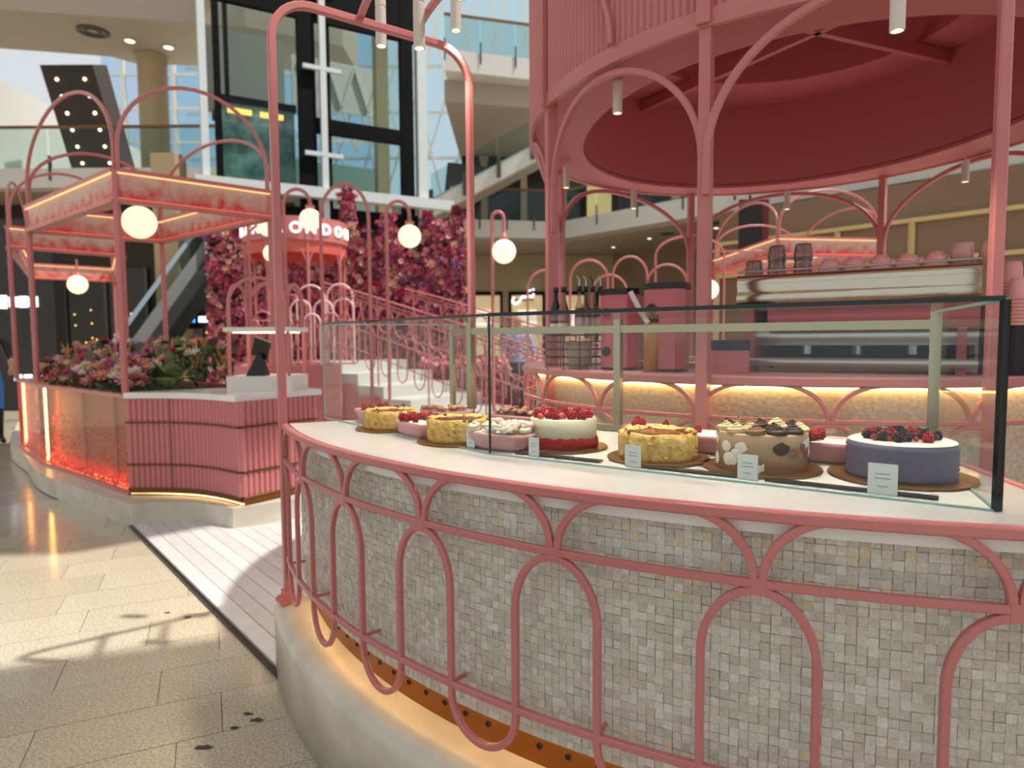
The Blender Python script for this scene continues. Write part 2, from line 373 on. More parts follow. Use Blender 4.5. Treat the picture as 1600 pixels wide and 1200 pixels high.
# ------------------------------------------------------------------ portals over the counter ends
def portal(name, label, o, i, top, outer_z, inner_z):
    t = thing(name, label, 'arch frame', (o[0], o[1], outer_z), 'pink portal frames over the cake counter')
    o, i = Vector((o[0], o[1], 0)), Vector((i[0], i[1], 0)); d = (i - o).normalized(); rc = .16
    p = [o + Vector((0, 0, outer_z + .035))]
    p += arc(o + d * rc + Vector((0, 0, top - rc)), rc, rc, 180, 90, 8, d) + arc(i - d * rc + Vector((0, 0, top - rc)), rc, rc, 90, 0, 8, d) + [i + Vector((0, 0, inner_z))]
    obj('bent_post', MB().tube(p, (.0155, .0155), square=True, ref=Vector((d.y, -d.x, 0))), PINK, t)
    f = MB()
    for s, z0, z1 in ((.04, 0, .012), (.034, .012, .022), (.022, .022, .05)): f.box(o + Vector((0, 0, outer_z + (z0 + z1) / 2)), (2 * s, 2 * s, z1 - z0), atan2(d.y, d.x))
    obj('foot_plate', f, mat('pink_foot', (205, 120, 118), .5), t)
    return t
portal('portal_frame', 'slim pink portal frame rising from the far end of the cake counter', (-.925, 2.668), (-.19, 3.20), 2.70, .302, 1.034)
portal('portal_frame', 'slim pink portal post behind the right end of the glass case', (1.11, 1.02), (1.305, 1.81), 2.70, .302, .02)
# curved bars that tie the portals together and carry the pendant spots
for nm, r, lab in (('overhead_bar', 2.27, 'curved pink overhead bar nearer the outer counter edge'), ('overhead_bar', 2.02, 'curved pink overhead bar nearer the canopy drum')):
    tb = MB().tube([cp(a, r, 2.70 + .02) for a in [-160 + 62 * i / 40 for i in range(41)]], (.013, .013), square=True, ref=(0, 0, 1))
    obj(nm, tb, PINK, None, lab, 'bar', 'overhead bars over the counter')
SPOTW = mat('spot_white', (214, 204, 194), .4)
def pendant(loc, label, h=.20, r=.026, group='pendant spotlights over the cake counter', watt=9.0, stem=.5):
    t = thing('pendant_spotlight', label, 'spotlight', loc, group)
    x, y, z = loc
    obj('housing', MB().lathe([(0, h), (r, h), (r, h * .86), (r * .93, h * .85), (r * .93, h * .82), (r, h * .81), (r, 0), (r * .8, 0), (r * .78, .012)], loc, 20, s=False), SPOTW, t)
    obj('lens', MB().lathe([(0, .010), (r * .8, .010)], loc, 16, s=False), SPOTE, t)
    if stem: obj('stem', MB().tube([(x, y, z + h), (x, y, z + h + stem)], .005, 6), SPOTW, t)
    if watt:
        l = bpy.data.lights.new('spot_lamp', 'SPOT'); l.energy = watt; l.spot_size = R_(75); l.spot_blend = .6; l.color = (1, .90, .75); l.shadow_soft_size = .03
        lo = bpy.data.objects.new('spot_lamp', l); COL.objects.link(lo); lo.parent = t; lo.location = (0, 0, -.01)
    return t
for loc, lab in (((-.579, 3.10, 2.69), 'pendant spotlight nearest the pink portal frame corner'), ((-.37, 2.82, 2.56), 'pendant spotlight hanging lowest beneath the portal beam'), ((-.241, 3.1, 2.755), 'small pendant spotlight against the glass skylight'),
                 ((1.02, 1.81, 2.17), 'pendant spotlight in front of the canopy cross beams')):
    pendant(loc, lab, r=.019 if loc[0] > .5 else .024, h=.215 if loc[2] < 2.6 and loc[0] < 0 else .2, stem=max(.02, 2.71 - loc[2] - .2), watt=34)
for a, lab in ((-139, 'pendant spotlight above the left cheesecakes'), (-126, 'pendant spotlight above the red velvet cake'), (-114, 'pendant spotlight above the mocha cake')):
    p = cp(a, 2.2, 2.48); pendant(tuple(p), lab, stem=.03, watt=42)

# ------------------------------------------------------------------ glass display case
P1, P2, P3 = Vector((.922, 1.249, 0)), Vector((-.065, 1.922, 0)), Vector((-.805, 2.848, 0))
B1, BM, B2, B3 = Vector((1.17, 1.84, 0)), Vector((.38, 2.38, 0)), Vector((-.172, 2.755, 0)), Vector((-.27, 3.03, 0))
ZB, ZT = 1.036, 1.436
gc = thing('display_case', 'frameless glass cake display case with steel back posts', 'display case', (P2.x, P2.y, ZB))
def pane(a, b, z0, z1, name='glass_pane', th=.007, mt=GLASS):
    d = (b - a); n = Vector((-d.y, d.x, 0)).normalized() * th / 2
    m = MB().add([a - n + Vector((0, 0, z0)), b - n + Vector((0, 0, z0)), b + n + Vector((0, 0, z0)), a + n + Vector((0, 0, z0)), a - n + Vector((0, 0, z1)), b - n + Vector((0, 0, z1)), b + n + Vector((0, 0, z1)), a + n + Vector((0, 0, z1))],
                 [(0, 1, 5, 4), (2, 3, 7, 6)], 0)
    return obj(name, m, mt, gc)
dd = (P1 - P2).normalized()
pane(P2 + dd * .003, P1 - dd * .008, ZB, ZT); pane(P3, P2 - (P2 - P3).normalized() * .003, ZB, ZT); pane(P1, B1, ZB, ZT); pane(P3, B3, ZB, ZT)
pane(B1, BM, ZB + .02, ZT - .05, 'sliding_door'); pane(BM, B2, ZB + .02, ZT - .05, 'sliding_door'); pane(B2, B3, ZB + .02, ZT - .05, 'sliding_door')
obj('top_pane', MB().add([p + Vector((0, 0, ZT)) for p in (P1, B1, B2, P2)], [(0, 1, 2, 3)]), GLASS, gc); obj('top_pane', MB().add([p + Vector((0, 0, ZT)) for p in (P2, B2, B3, P3)], [(0, 1, 2, 3)]), GLASS, gc)
V3 = lambda p, z: Vector((p.x, p.y, z))
e = MB(); e.bar(V3(P1, ZT + .003), V3(P2, ZT + .003), .010, .010); e.bar(V3(P2, ZT + .003), V3(P3, ZT + .003), .009, .008)
obj('top_edge', e, GEDGE, gc, 'dark green polished top edge')
obj('corner_edge', MB().bar(V3(P1, ZB), V3(P1, ZT), .013), GEDGE, gc); obj('joint_edge', MB().bar(V3(P2, ZB), V3(P2, ZT), .007), GEDGE, gc); obj('joint_edge', MB().bar(V3(P3, ZB), V3(P3, ZT), .005), GLEDGE, gc)
e = MB(); e.bar(V3(P1, ZT), V3(B1, ZT), .007); e.bar(V3(P3, ZT), V3(B3, ZT), .005); e.bar(V3(P1, ZB), V3(P2, ZB), .008, .004); e.bar(V3(P2, ZB), V3(P3, ZB), .008, .004); e.bar(V3(P1, ZB), V3(B1, ZB), .006, .004)
obj('pane_edge', e, GLEDGE, gc)
CHAMP = mat('champagne_metal', (172, 168, 142), .3, metal=.75)
for p, w in ((B1, .028), (BM, .026), (B2, .024), (B3, .02)):
    obj('back_post', MB().box((p.x, p.y, (ZB + ZT) / 2), (w, w, ZT - ZB), atan2(-.673, .987)), CHAMP, gc)
for a, b in ((B1, BM), (BM, B2), (B2, B3)):
    obj('back_rail', MB().bar(V3(a, ZT - .035), V3(b, ZT - .035), .018, .026), CHAMP, gc); obj('door_track', MB().bar(V3(a, ZB + .012), V3(b, ZB + .012), .03, .02), CHAMP, gc)
nrm = Vector((dd.y * -1, dd.x, 0))
for s0, s1 in ((.06, .33), (.42, .70), (.76, 1.10)):
    obj('air_slot', MB().bar(V3(P2 + dd * s0 + nrm * .055, ZB + .0015), V3(P2 + dd * s1 + nrm * .055, ZB + .0015), .03, .003), mat('dark_slot', (46, 46, 44), .3, metal=.4), gc)
obj('base_seam', MB().bar(V3(P2 + nrm * .02, ZB + .0008), V3(P2 + nrm * .5, ZB + .0008), .004, .0015), GLEDGE, gc)

# ================================================================== cakes and dishes in the case
RASP = mat('raspberry', (188, 22, 42), .35, var=(60, (150, 12, 30))); REDC = mat('redcurrant', (170, 8, 18), .12, coat=.6); BLKB = mat('blackberry', (24, 18, 34), .3); BLUE = mat('blueberry', (30, 34, 58), .45)
STRAW = mat('strawberry', (205, 50, 45), .35, var=(40, (235, 150, 130))); CREAM = mat('whipped_cream', (248, 238, 220), .55); SPONGE = mat('yellow_sponge', (244, 214, 130), .85, var=(45, (214, 160, 76), 6), bump=(60, .8))
GOLD = mat('gold_board', (150, 112, 58), .3, metal=.75); LILAC = mat('lilac_icing', (104, 99, 124), .5, bump=(25, .3)); MOCHA = mat('mocha_cream', (186, 150, 116), .5); DARKC = mat('dark_chocolate', (60, 34, 26), .35); MILKC = mat('milk_chocolate', (150, 104, 78), .4)
IVORY = mat('ivory_icing', (240, 230, 196), .5); VELVET = mat('red_velvet_crumb', (160, 24, 26), .9, bump=(120, 1.0)); CARAM = mat('caramel', (92, 44, 22), .2, var=(18, (150, 80, 34))); BUTTER = mat('butter_cream', (240, 222, 160), .5); PETAL = mat('petal', (248, 210, 196), .6); PINKC = mat('pink_ceramic', (232, 168, 166), .25, coat=.4)
def berry_mesh(mt, n=16, r=.011, h=.014):
    m = MB()
    for j, zz in enumerate((-.35, .1, .55, .9)):
        k = (6, 7, 6, 3)[j]; rr = r * (.62, .78, .62, .22)[j]
        for i in range(k):
            a = 2 * pi * (i + .5 * (j % 2)) / k; m.ball((rr * cos(a), rr * sin(a), h * zz), r * .36, 6, 4)
    m.ball((0, 0, h * .2), r * .75, 8, 5, sz=1.2)
    return m.mesh('raspberry', mt)
RB = berry_mesh(RASP); BB = berry_mesh(BLKB, r=.010, h=.012)
RC = MB().ball((0, 0, 0), .0062, 9, 6).mesh('redcurrant', REDC); BL = MB().lathe([(0, -.0075), (.006, -.005), (.0082, 0), (.0062, .005), (.0032, .0066), (.0026, .0052), (0, .005)], n=10).mesh('blueberry', BLUE)
SB = MB().lathe([(0, -.012), (.006, -.009), (.010, 0), (.009, .006), (0, .011)], n=9).mesh('strawberry_slice', STRAW)
def swirl_mesh(mt, r=.017, h=.024, turns=3.2):
    pts = []; rad = []; n = 40
    for i in range(n + 1):
        t = i / n; a = turns * 2 * pi * t; q = r * .66 * (1 - t) ** .85; pts.append((q * cos(a), q * sin(a), .004 + h * t * .9)); rad.append(r * .42 * (1 - .78 * t))
    return MB().tube(pts, rad, 7).lathe([(0, 0), (r * .95, 0), (r * .7, h * .35), (0, h * .7)], n=12).mesh('cream_swirl', mt)
SW = {k: swirl_mesh(m_) for k, m_ in (('d', DARKC), ('b', BUTTER), ('m', MILKC))}
def board(t, x, y, z, r):
    obj('cake_board', MB().lathe([(0, 0), (r, 0), (r, .004), (0, .004)], (x, y, z), 40, s=False), GOLD, t, 'round gold board'); return z + .004
def inside(x, y, d):            # shift along the line of sight
    L = hypot(x, y); return x + d * x / L, y + d * y / L
Z0 = 1.0365
# lilac berry cake
x, y = inside(.866, 1.47, .116); t = thing('berry_cake', 'lilac iced cake crowned with mixed berries at the right end', 'cake', (x, y, Z0)); zb = board(t, x, y, Z0, .157); r = .117; h = .082
pf = [(0, 0), (r, 0)] + [(r + (.0016 if i % 2 else -.0012), h * (i + 1) / 14) for i in range(13)] + [(r - .004, h + .001), (0, h + .001)]
obj('icing', MB().lathe(pf, (x, y, zb), 48), LILAC, t); obj('cream_top', MB().lathe([(0, .006), (r * .9, .0045), (r - .003, .0005)], (x, y, zb + h), 40), CREAM, t)
zt = zb + h + .005
for me, nm, k, rr in ((BB, 'blackberry', 24, .074), (RB, 'raspberry', 7, .082), (BL, 'blueberry', 14, .078), (RC, 'redcurrant', 42, .082)):
    for i in range(k):
        q = rr * sqrt(rnd.random()); a = rnd.uniform(0, 2 * pi); st = .012 * (1 - q / .08) if nm in ('blackberry', 'redcurrant') else .002
        inst(nm, me, t, (x + q * cos(a) * 1.05 - .006, y + q * sin(a) * .85 - .008, zt + .006 + st), (rnd.uniform(-.5, .5), rnd.uniform(-.5, .5), rnd.uniform(0, 6)), 1.05)
for dx, dy in ((-.062, -.03), (.02, -.07), (-.05, .02)): inst('raspberry', RB, t, (x + dx, y + dy, zt + .006), (0, 0, 1), 1.15)
# mocha cake with chocolate patches and swirls
x, y = inside(.597, 1.583, .112); t = thing('chocolate_swirl_cake', 'mocha cake spotted with chocolate patches under piped swirls', 'cake', (x, y, Z0)); zb = board(t, x, y, Z0, .145); r = .110; h = .090
obj('icing', MB().lathe([(0, 0), (r, 0), (r, h), (r - .003, h + .003), (0, h + .003)], (x, y, zb), 48), MOCHA, t)
for i in range(26):
    a = R_(rnd.uniform(170, 370)); z = zb + rnd.uniform(.014, h - .016); s_ = rnd.uniform(.011, .021); mt = (DARKC, CREAM, CREAM)[i % 3] if i % 4 else MILKC
    n = 12; vv = [(x + (r + .0015) * cos(a + s_ * cos(2 * pi * j / n) * rnd.uniform(.8, 1.1) / r), y + (r + .0015) * sin(a + s_ * cos(2 * pi * j / n) / r), z + s_ * sin(2 * pi * j / n) * rnd.uniform(.6, 1)) for j in range(n)]
    obj('icing_patch', MB().add(vv + [(x + (r + .004) * cos(a), y + (r + .004) * sin(a), z)], [(j, (j + 1) % n, n) for j in range(n)], 0, True), mt, t)
for i in range(11):
    a = 2 * pi * i / 11 + .2; q = r - .022; inst('cream_swirl', SW['dmb'[(i * 2 + i // 3) % 3]], t, (x + q * cos(a), y + q * sin(a), zb + h + .003), (0, 0, i), (1.5, 1.5, .95))
for i in range(5):
    a = 2 * pi * i / 5; inst('cream_swirl', SW['bdm'[i % 3]], t, (x + .045 * cos(a), y + .045 * sin(a), zb + h + .003), (0, 0, i), (1.4, 1.4, .95))
# cheesecakes
def cheesecake(x, y, r, h, label):
    t = thing('cheesecake', label, 'cake', (x, y, Z0), 'burnt caramel cheesecakes'); zb = board(t, x, y, Z0, r + .032)
    m = MB(); n = 44; pf = [(0, 0), (.98, 0), (1.0, .15), (1.01, .5), (1.0, .85), (.97, .98), (.93, 1.03), (.86, .98), (.80, .90)]
    k = len(pf); v = []
    for j in range(n):
        a = 2 * pi * j / n; wob = 1 + .012 * sin(5 * a) + .01 * sin(11 * a + 1); v += [(x + q * r * wob * cos(a), y + q * r * wob * sin(a), zb + w * h * (1 + .02 * sin(7 * a))) for q, w in pf]
    m.add(v, [(j * k + i, ((j + 1) % n) * k + i, ((j + 1) % n) * k + i + 1, j * k + i + 1) for j in range(n) for i in range(k - 1)], 0, True)
    obj('sponge_rim', m, SPONGE, t)
    obj('caramel_top', MB().lathe([(0, .93 * h), (.5 * r, .95 * h), (.8 * r, .90 * h), (.84 * r, .94 * h)], (x, y, zb), 40), CARAM, t)
    for i in range(26):
        a = rnd.uniform(0, 2 * pi); q = r * rnd.uniform(.82, 1.0); m = MB().ball((x + q * cos(a), y + q * sin(a), zb + h * rnd.uniform(.92, 1.02)), rnd.uniform(.005, .009), 7, 5, sz=.6)
        obj('toasted_crumb', m, (SPONGE, CARAM, mat_TOAST)[i % 3], t)
    for i in range(16):
        a = rnd.uniform(0, 2 * pi); q = r * .97; m = MB().ball((x + q * cos(a), y + q * sin(a), zb + h * rnd.uniform(.05, .9)), rnd.uniform(.005, .010), 7, 5, sz=.7)
        obj('toasted_crumb', m, (SPONGE, mat_TOAST)[i % 2], t)
    return t
mat_TOAST = mat('toasted_crumb', (196, 138, 62), .8)
for (fx, fy), r, h, lab in (((.382, 1.73), .108, .072, 'caramel topped cheesecake between the red velvet and mocha cakes'), ((-.17, 2.075), .104, .072, 'caramel cheesecake behind the glass joint in the left case'), ((-.44, 2.40), .100, .066, 'farthest caramel cheesecake at the left of the case')):
    x, y = inside(fx, fy, r); cheesecake(x, y, r, h, lab)
# red velvet cake
x, y = inside(.150, 1.94, .103); t = thing('red_velvet_cake', 'ivory cake with red crumb base heaped with raspberries and strawberries', 'cake', (x, y, Z0)); zb = board(t, x, y, Z0, .135); r = .102; h = .086
obj('icing', MB().lathe([(0, .02), (r, .02), (r, h), (r - .003, h + .003), (0, h + .003)], (x, y, zb), 48), IVORY, t)
m = MB(); n = 60; v = []
for j in range(n):
    a = 2 * pi * j / n; v += [(x + q * cos(a), y + q * sin(a), zb + z) for q, z in ((r + .002, 0), (r + .006, .008 + rnd.uniform(-.002, .002)), (r + .005, .022 + rnd.uniform(-.003, .003)), (r + .001, .032 + rnd.uniform(-.004, .004)))]
m.add(v, [(j * 4 + i, ((j + 1) % n) * 4 + i, ((j + 1) % n) * 4 + i + 1, j * 4 + i + 1) for j in range(n) for i in range(3)], 0, True); obj('crumb_base', m, VELVET, t)
for i in range(34):
    q = .093 * sqrt((i + .5) / 34); a = i * 2.4; inst('raspberry' if i % 3 else 'strawberry_slice', RB if i % 3 else SB, t, (x + q * cos(a), y + q * sin(a), zb + h + .010 + (.006 if q < .04 else 0)), (rnd.uniform(-.6, .6), rnd.uniform(-.6, .6), a), rnd.uniform(1.0, 1.3))
# pink ceramic dishes
def dish(x, y, rz, L, W, H, label, fill, top):
    t = thing('ceramic_dish', label, 'dish', (x, y, Z0), 'pink dishes of dessert in the case'); n = 40
    def ov(sx, sy, z): return [(x + cos(rz) * px - sin(rz) * py, y + sin(rz) * px + cos(rz) * py, z) for px, py in [(sx * abs(cos(q)) ** .55 * (1 if cos(q) >= 0 else -1), sy * abs(sin(q)) ** .55 * (1 if sin(q) >= 0 else -1)) for q in [2 * pi * j / n for j in range(n)]]]
    rows_ = [ov(L * .36, W * .30, Z0), ov(L * .43, W * .42, Z0 + H * .2), ov(L * .48, W * .47, Z0 + H * .75), ov(L * .5, W * .5, Z0 + H), ov(L * .475, W * .46, Z0 + H), ov(L * .46, W * .44, Z0 + H * .8)]
    m = MB(); m.add([p for q in rows_ for p in q], [(i * n + j, i * n + (j + 1) % n, (i + 1) * n + (j + 1) % n, (i + 1) * n + j) for i in range(5) for j in range(n)], 0, True); m.add(rows_[0], [tuple(range(n - 1, -1, -1))])
    obj('dish', m, PINKC, t)
    m = MB(); c = (x, y, Z0 + H * 1.02); ring_ = ov(L * .465, W * .45, Z0 + H * .9); m.add(ring_ + [c], [(j, (j + 1) % n, n) for j in range(n)], 0, True); obj('filling', m, fill, t)
    for i in range(top[1]):
        px, py = rnd.uniform(-.4, .4) * L, rnd.uniform(-.36, .36) * W
        inst(top[0][1], top[0][0], t, (x + cos(rz) * px - sin(rz) * py, y + sin(rz) * px + cos(rz) * py, Z0 + H * 1.02 + .008), (rnd.uniform(-.4, .4), rnd.uniform(-.4, .4), rnd.uniform(0, 6)), top[2])
    return t
meringue = swirl_mesh(CREAM, .02, .022, 2); petalm = MB().lathe([(0, 0), (.012, .002), (.017, .010), (.012, .016), (0, .018)], n=9).mesh('meringue', PETAL)
fig = MB().ball((0, 0, 0), .013, 9, 6, sz=.6).mesh('fig_slice', mat('fig', (150, 60, 62), .4, var=(50, (210, 160, 120))))
ra = atan2(-.563, .826); rl = atan2(-.926, .74)
dish(-.535, 2.70, rl, .24, .17, .050, 'dark filled pink dish dotted with raspberries, farthest left', CARAM, ((RB, 'raspberry'), 12, 1.0))
dish(-.305, 2.31, rl, .23, .17, .050, 'pink dish of white cream and raspberries between two cheesecakes', CREAM, ((RB, 'raspberry'), 20, 1.1))
d_ = dish(-.028, 2.03, ra, .21, .16, .050, 'pink dish of peaked cream behind the glass joint', CREAM, ((meringue, 'cream_peak'), 14, 1.1))
for i in range(7): inst('meringue', petalm, d_, (-.028 + rnd.uniform(-.03, .09), 2.03 + rnd.uniform(-.05, .05), Z0 + .065), (rnd.uniform(-.6, .6), rnd.uniform(-.6, .6), rnd.uniform(0, 6)), 1.2)
dish(.06, 2.47, ra, .30, .2, .055, 'dark dessert dish topped with figs behind the left cakes', DARKC, ((fig, 'fig_slice'), 26, 1.15))
dish(-.26, 2.62, rl, .2, .18, .055, 'dessert dish of nuts and figs at the back of the left case', MILKC, ((fig, 'fig_slice'), 16, 1.1))
dish(.60, 1.93, ra, .20, .15, .052, 'plain pink dish half hidden behind the mocha cake', CREAM, ((RB, 'raspberry'), 5, 1.0))
dish(.44, 2.13, ra, .16, .13, .05, 'small pink dish behind the middle cheesecake', CREAM, ((RB, 'raspberry'), 6, 1.0))
dish(.86, 1.78, ra, .24, .15, .055, 'pink dish with a heap of raspberries beside the lilac cake', CREAM, ((RB, 'raspberry'), 0, 1.0))
t = [o for o in bpy.data.objects if o.get('label', '').startswith('pink dish with a heap')][0]
for i in range(18): inst('raspberry', RB, t, (.785 + rnd.uniform(-.035, .035), 1.765 + rnd.uniform(-.035, .03), Z0 + .058 + rnd.uniform(.004, .022)), (rnd.uniform(-1, 1), rnd.uniform(-1, 1), 0), 1.1)
# name cards
CARD = mat('white_card', (238, 238, 232), .5); INK = mat('grey_print', (120, 118, 116), .6); ACRYL = glass_mat('acrylic', (235, 240, 238), 1.0)
for (tx, ty), w, h, lab in (((.772, 1.372), .055, .066, 'name card in front of the lilac berry cake'), ((.545, 1.527), .046, .060, 'name card in front of the mocha swirl cake'), ((.308, 1.687), .044, .058, 'name card in front of the middle cheesecake'),
                            ((.060, 1.853), .034, .055, 'name card in front of the red velvet cake'), ((-.128, 2.02), .034, .055, 'name card beside the glass joint by the cream dish'), ((-.44, 2.415), .028, .058, 'name card before the raspberry cream dish')):
    t = thing('name_card', lab, 'sign', (tx, ty, Z0), 'white name cards in the case'); th = (ra if tx > -.07 else ra - .12); u = Vector((cos(th), sin(th), 0)); nn = Vector((sin(th), -cos(th), 0)); b = Vector((tx, ty, Z0))
    rot = Matrix((u, -nn, Vector((0, 0, 1)))).transposed()
    obj('card', MB().box(b + Vector((0, 0, h / 2 + .002)), (w, .0012, h), rot=rot), CARD, t)
    for k, (zz, ww) in enumerate(((.70, .5), (.56, .56), (.30, .36))):
        obj('print_line', MB().box(b + nn * .0008 + Vector((0, 0, h * zz)), (w * ww, .0004, h * .022), rot=rot), INK, t)
    obj('holder', MB().box(b - nn * .012 + Vector((0, 0, .003)), (w, .026, .002), rot=rot), ACRYL, t)

# ================================================================== canopy pavilion over the bar
KX, KY = 1.53, 3.70
ro = lambda a: 1.496 - .073 * cos(2 * a) - .009 * sin(2 * a)
ri = lambda a: 1.22 - .107 * cos(2 * a) - .025 * sin(2 * a)
def kp(a, z, dr=0.): a = R_(a); r = ro(a) + dr; return Vector((KX + r * cos(a), KY + r * sin(a), z))
pv = thing('canopy_pavilion', 'round pink canopy drum on slender arched columns over the bar', 'canopy', (KX, KY, 0))
ZC = 2.473; ZTOP = 3.6
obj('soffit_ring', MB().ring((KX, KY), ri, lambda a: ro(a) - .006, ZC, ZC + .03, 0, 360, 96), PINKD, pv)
obj('fascia_band', MB().ring((KX, KY), lambda a: ro(a) - .02, lambda a: ro(a) + .004, ZC - .008, ZC + .055, 0, 360, 96), PINK, pv)
m = MB(); n = 300; v = []; 
for i in range(n * 4):
    a = 2 * pi * i / (n * 4); q = ro(a) - (.012 if i % 4 in (0,) else .004 if i % 4 in (1, 3) else 0); v += [(KX + q * cos(a), KY + q * sin(a), ZC + .05), (KX + q * cos(a), KY + q * sin(a), ZTOP)]
M_ = n * 4; m.add(v, [(2 * i, 2 * ((i + 1) % M_), 2 * ((i + 1) % M_) + 1, 2 * i + 1) for i in range(M_)], 0, False)
obj('fluted_drum', m, PINKF, pv, 'fluted pink drum wall')
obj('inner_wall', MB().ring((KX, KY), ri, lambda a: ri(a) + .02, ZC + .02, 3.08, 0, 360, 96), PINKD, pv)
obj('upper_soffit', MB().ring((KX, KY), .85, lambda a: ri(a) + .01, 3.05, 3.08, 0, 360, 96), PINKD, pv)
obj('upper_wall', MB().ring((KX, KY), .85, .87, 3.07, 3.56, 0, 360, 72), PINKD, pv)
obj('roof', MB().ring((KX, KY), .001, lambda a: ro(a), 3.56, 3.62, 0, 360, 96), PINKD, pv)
for a, b in (((.90, 4.93), (2.05, 2.95)), ((1.16, 3.46), (2.75, 4.12))):
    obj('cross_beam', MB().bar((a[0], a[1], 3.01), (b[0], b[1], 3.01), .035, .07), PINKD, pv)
COLS = [-162, -123.6, -74, -8, 43.5, 95, 146]
for i, a in enumerate(COLS):
    obj('column', MB().box((kp(a, 0, -.03).x, kp(a, 0, -.03).y, (.02 + ZC) / 2), (.05, .042, ZC - .02), R_(a)), PINK, pv)
    if a in (-162, -123.6, -74): obj('pilaster', MB().box((kp(a, 0, .012).x, kp(a, 0, .012).y, ZC + .5), (.02, .05, 1.0), R_(a)), PINK, pv)
SP = 2.02
for i in range(len(COLS)):
    a0 = COLS[i]; a1 = COLS[(i + 1) % len(COLS)] + (360 if i == len(COLS) - 1 else 0); mid, w = (a0 + a1) / 2, (a1 - a0) / 2 - .55
    pts = [kp(mid + w * cos(t), SP + ((ZC - .03 if i != 1 else ZC + .035) - SP) * sin(t), -.03 if i != 1 else .002) for t in [pi - pi * j / 32 for j in range(33)]]
    pts = [pts[0] - Vector((0, 0, .14))] + pts + [pts[-1] - Vector((0, 0, .14))]
    obj('arch', MB().tube(pts, (.013, .013), square=True, ref=lambda p: (p.x - KX, p.y - KY, 0)), PINK, pv)
pts = [kp(-139 - 34 * (1 - cos(t)), 2.53 + .62 * sin(t), .02) for t in [R_(90 * j / 16) for j in range(17)]]
obj('crown_arch', MB().tube(pts, (.010, .010), square=True, ref=lambda p: (p.x - KX, p.y - KY, 0)), PINK, pv)
for i, (a, z, r) in enumerate(((-144.1, 2.33, 1.32), (155.3, 2.31, 1.30), (118.7, 2.30, 1.34), (68.5, 2.30, 1.34), (18.7, 2.30, 1.3))):
    lab = ('pendant spotlight under the near left soffit of the canopy', 'pendant spotlight beside the far left canopy column', 'pendant spotlight above the syrup bottles', 'pendant spotlight above the stacked glasses', 'pendant spotlight at the far right of the canopy soffit')[i]
    pendant((KX + r * cos(R_(a)), KY + r * sin(R_(a)), z), lab, h=.13, r=.021, group='pendant spotlights under the canopy', watt=5, stem=0.02)

# ================================================================== the bar under the canopy
BR = 1.45
def bp_(a, r, z): a = R_(a); return Vector((1.52 + r * cos(a), 3.69 + r * sin(a), z))
bar_ = thing('round_bar', 'round mosaic bar with glowing edge beneath the canopy', 'bar', (1.52, 3.69, 0))
Bc = (1.52, 3.69)
obj('bar_top', MB().ring(Bc, 1.0, BR, 1.195, 1.228, 0, 360, 110), PINKL, bar_); obj('top_rail', MB().ring(Bc, BR - .004, BR + .012, 1.198, 1.222, 0, 360, 110), PINK, bar_)
bb = obj('mosaic_wall', MB().ring(Bc, 1.33, 1.385, .1, 1.18, 0, 360, 110), mat('bar_mosaic', (196, 184, 160), .35, var=(70, (216, 205, 182), 2), bump=(60, .3)), bar_)
obj('led_strip', MB().ring(Bc, 1.388, 1.404, 1.181, 1.188, 0, 360, 110), LEDW, bar_, 'warm light strip under the bar top')
obj('bar_plinth', MB().ring(Bc, 1.2, 1.42, 0, .12, 0, 360, 90), MARBLE, bar_)
for nm, z in (('middle_rail', 1.072), ('lower_rail', .66)): obj(nm, MB().tube([bp_(a, BR, z) for a in range(0, 360, 4)], (.008, .008), closed=True, square=True, ref=lambda p: (p.x - 1.52, p.y - 3.69, 0)), PINK, bar_)
refb = lambda p: (p.x - 1.52, p.y - 3.69, 0)
for i in range(20):
    kk = -124.6 + 18 * i
    if not (-200 < kk < -30 or kk > 160): continue
    for sg in (-1, 1): obj('spandrel_arc', MB().tube([bp_(kk + sg * (.3 + 6.5 * (1 - cos(R_(90 * j / 10)))), BR, 1.075 + .125 * sin(R_(90 * j / 10))) for j in range(11)], (.0075, .0075), square=True, ref=refb), PINK, bar_)
    obj('arch_loop', MB().tube([bp_(kk - 4.5, BR, .66)] + [bp_(kk + 4.5 * cos(t), BR, .93 + .13 * sin(t)) for t in [pi - pi * j / 16 for j in range(17)]] + [bp_(kk + 4.5, BR, .66)], (.0075, .0075), square=True, ref=refb), PINK, bar_)

# ================================================================== things standing on the bar
ZR = 1.2285
def rbox(m, c, d, rz, bev, mi=0):
    """box with chamfered upright edges"""
    x, y = d[0] / 2, d[1] / 2; b = bev
    poly = [(-x + b, -y), (x - b, -y), (x, -y + b), (x, y - b), (x - b, y), (-x + b, y), (-x, y - b), (-x, -y + b)]
    P = [(c[0] + cos(rz) * px - sin(rz) * py, c[1] + sin(rz) * px + cos(rz) * py) for px, py in poly]
    return m.prism(P, c[2] - d[2] / 2, c[2] + d[2] / 2, mi)
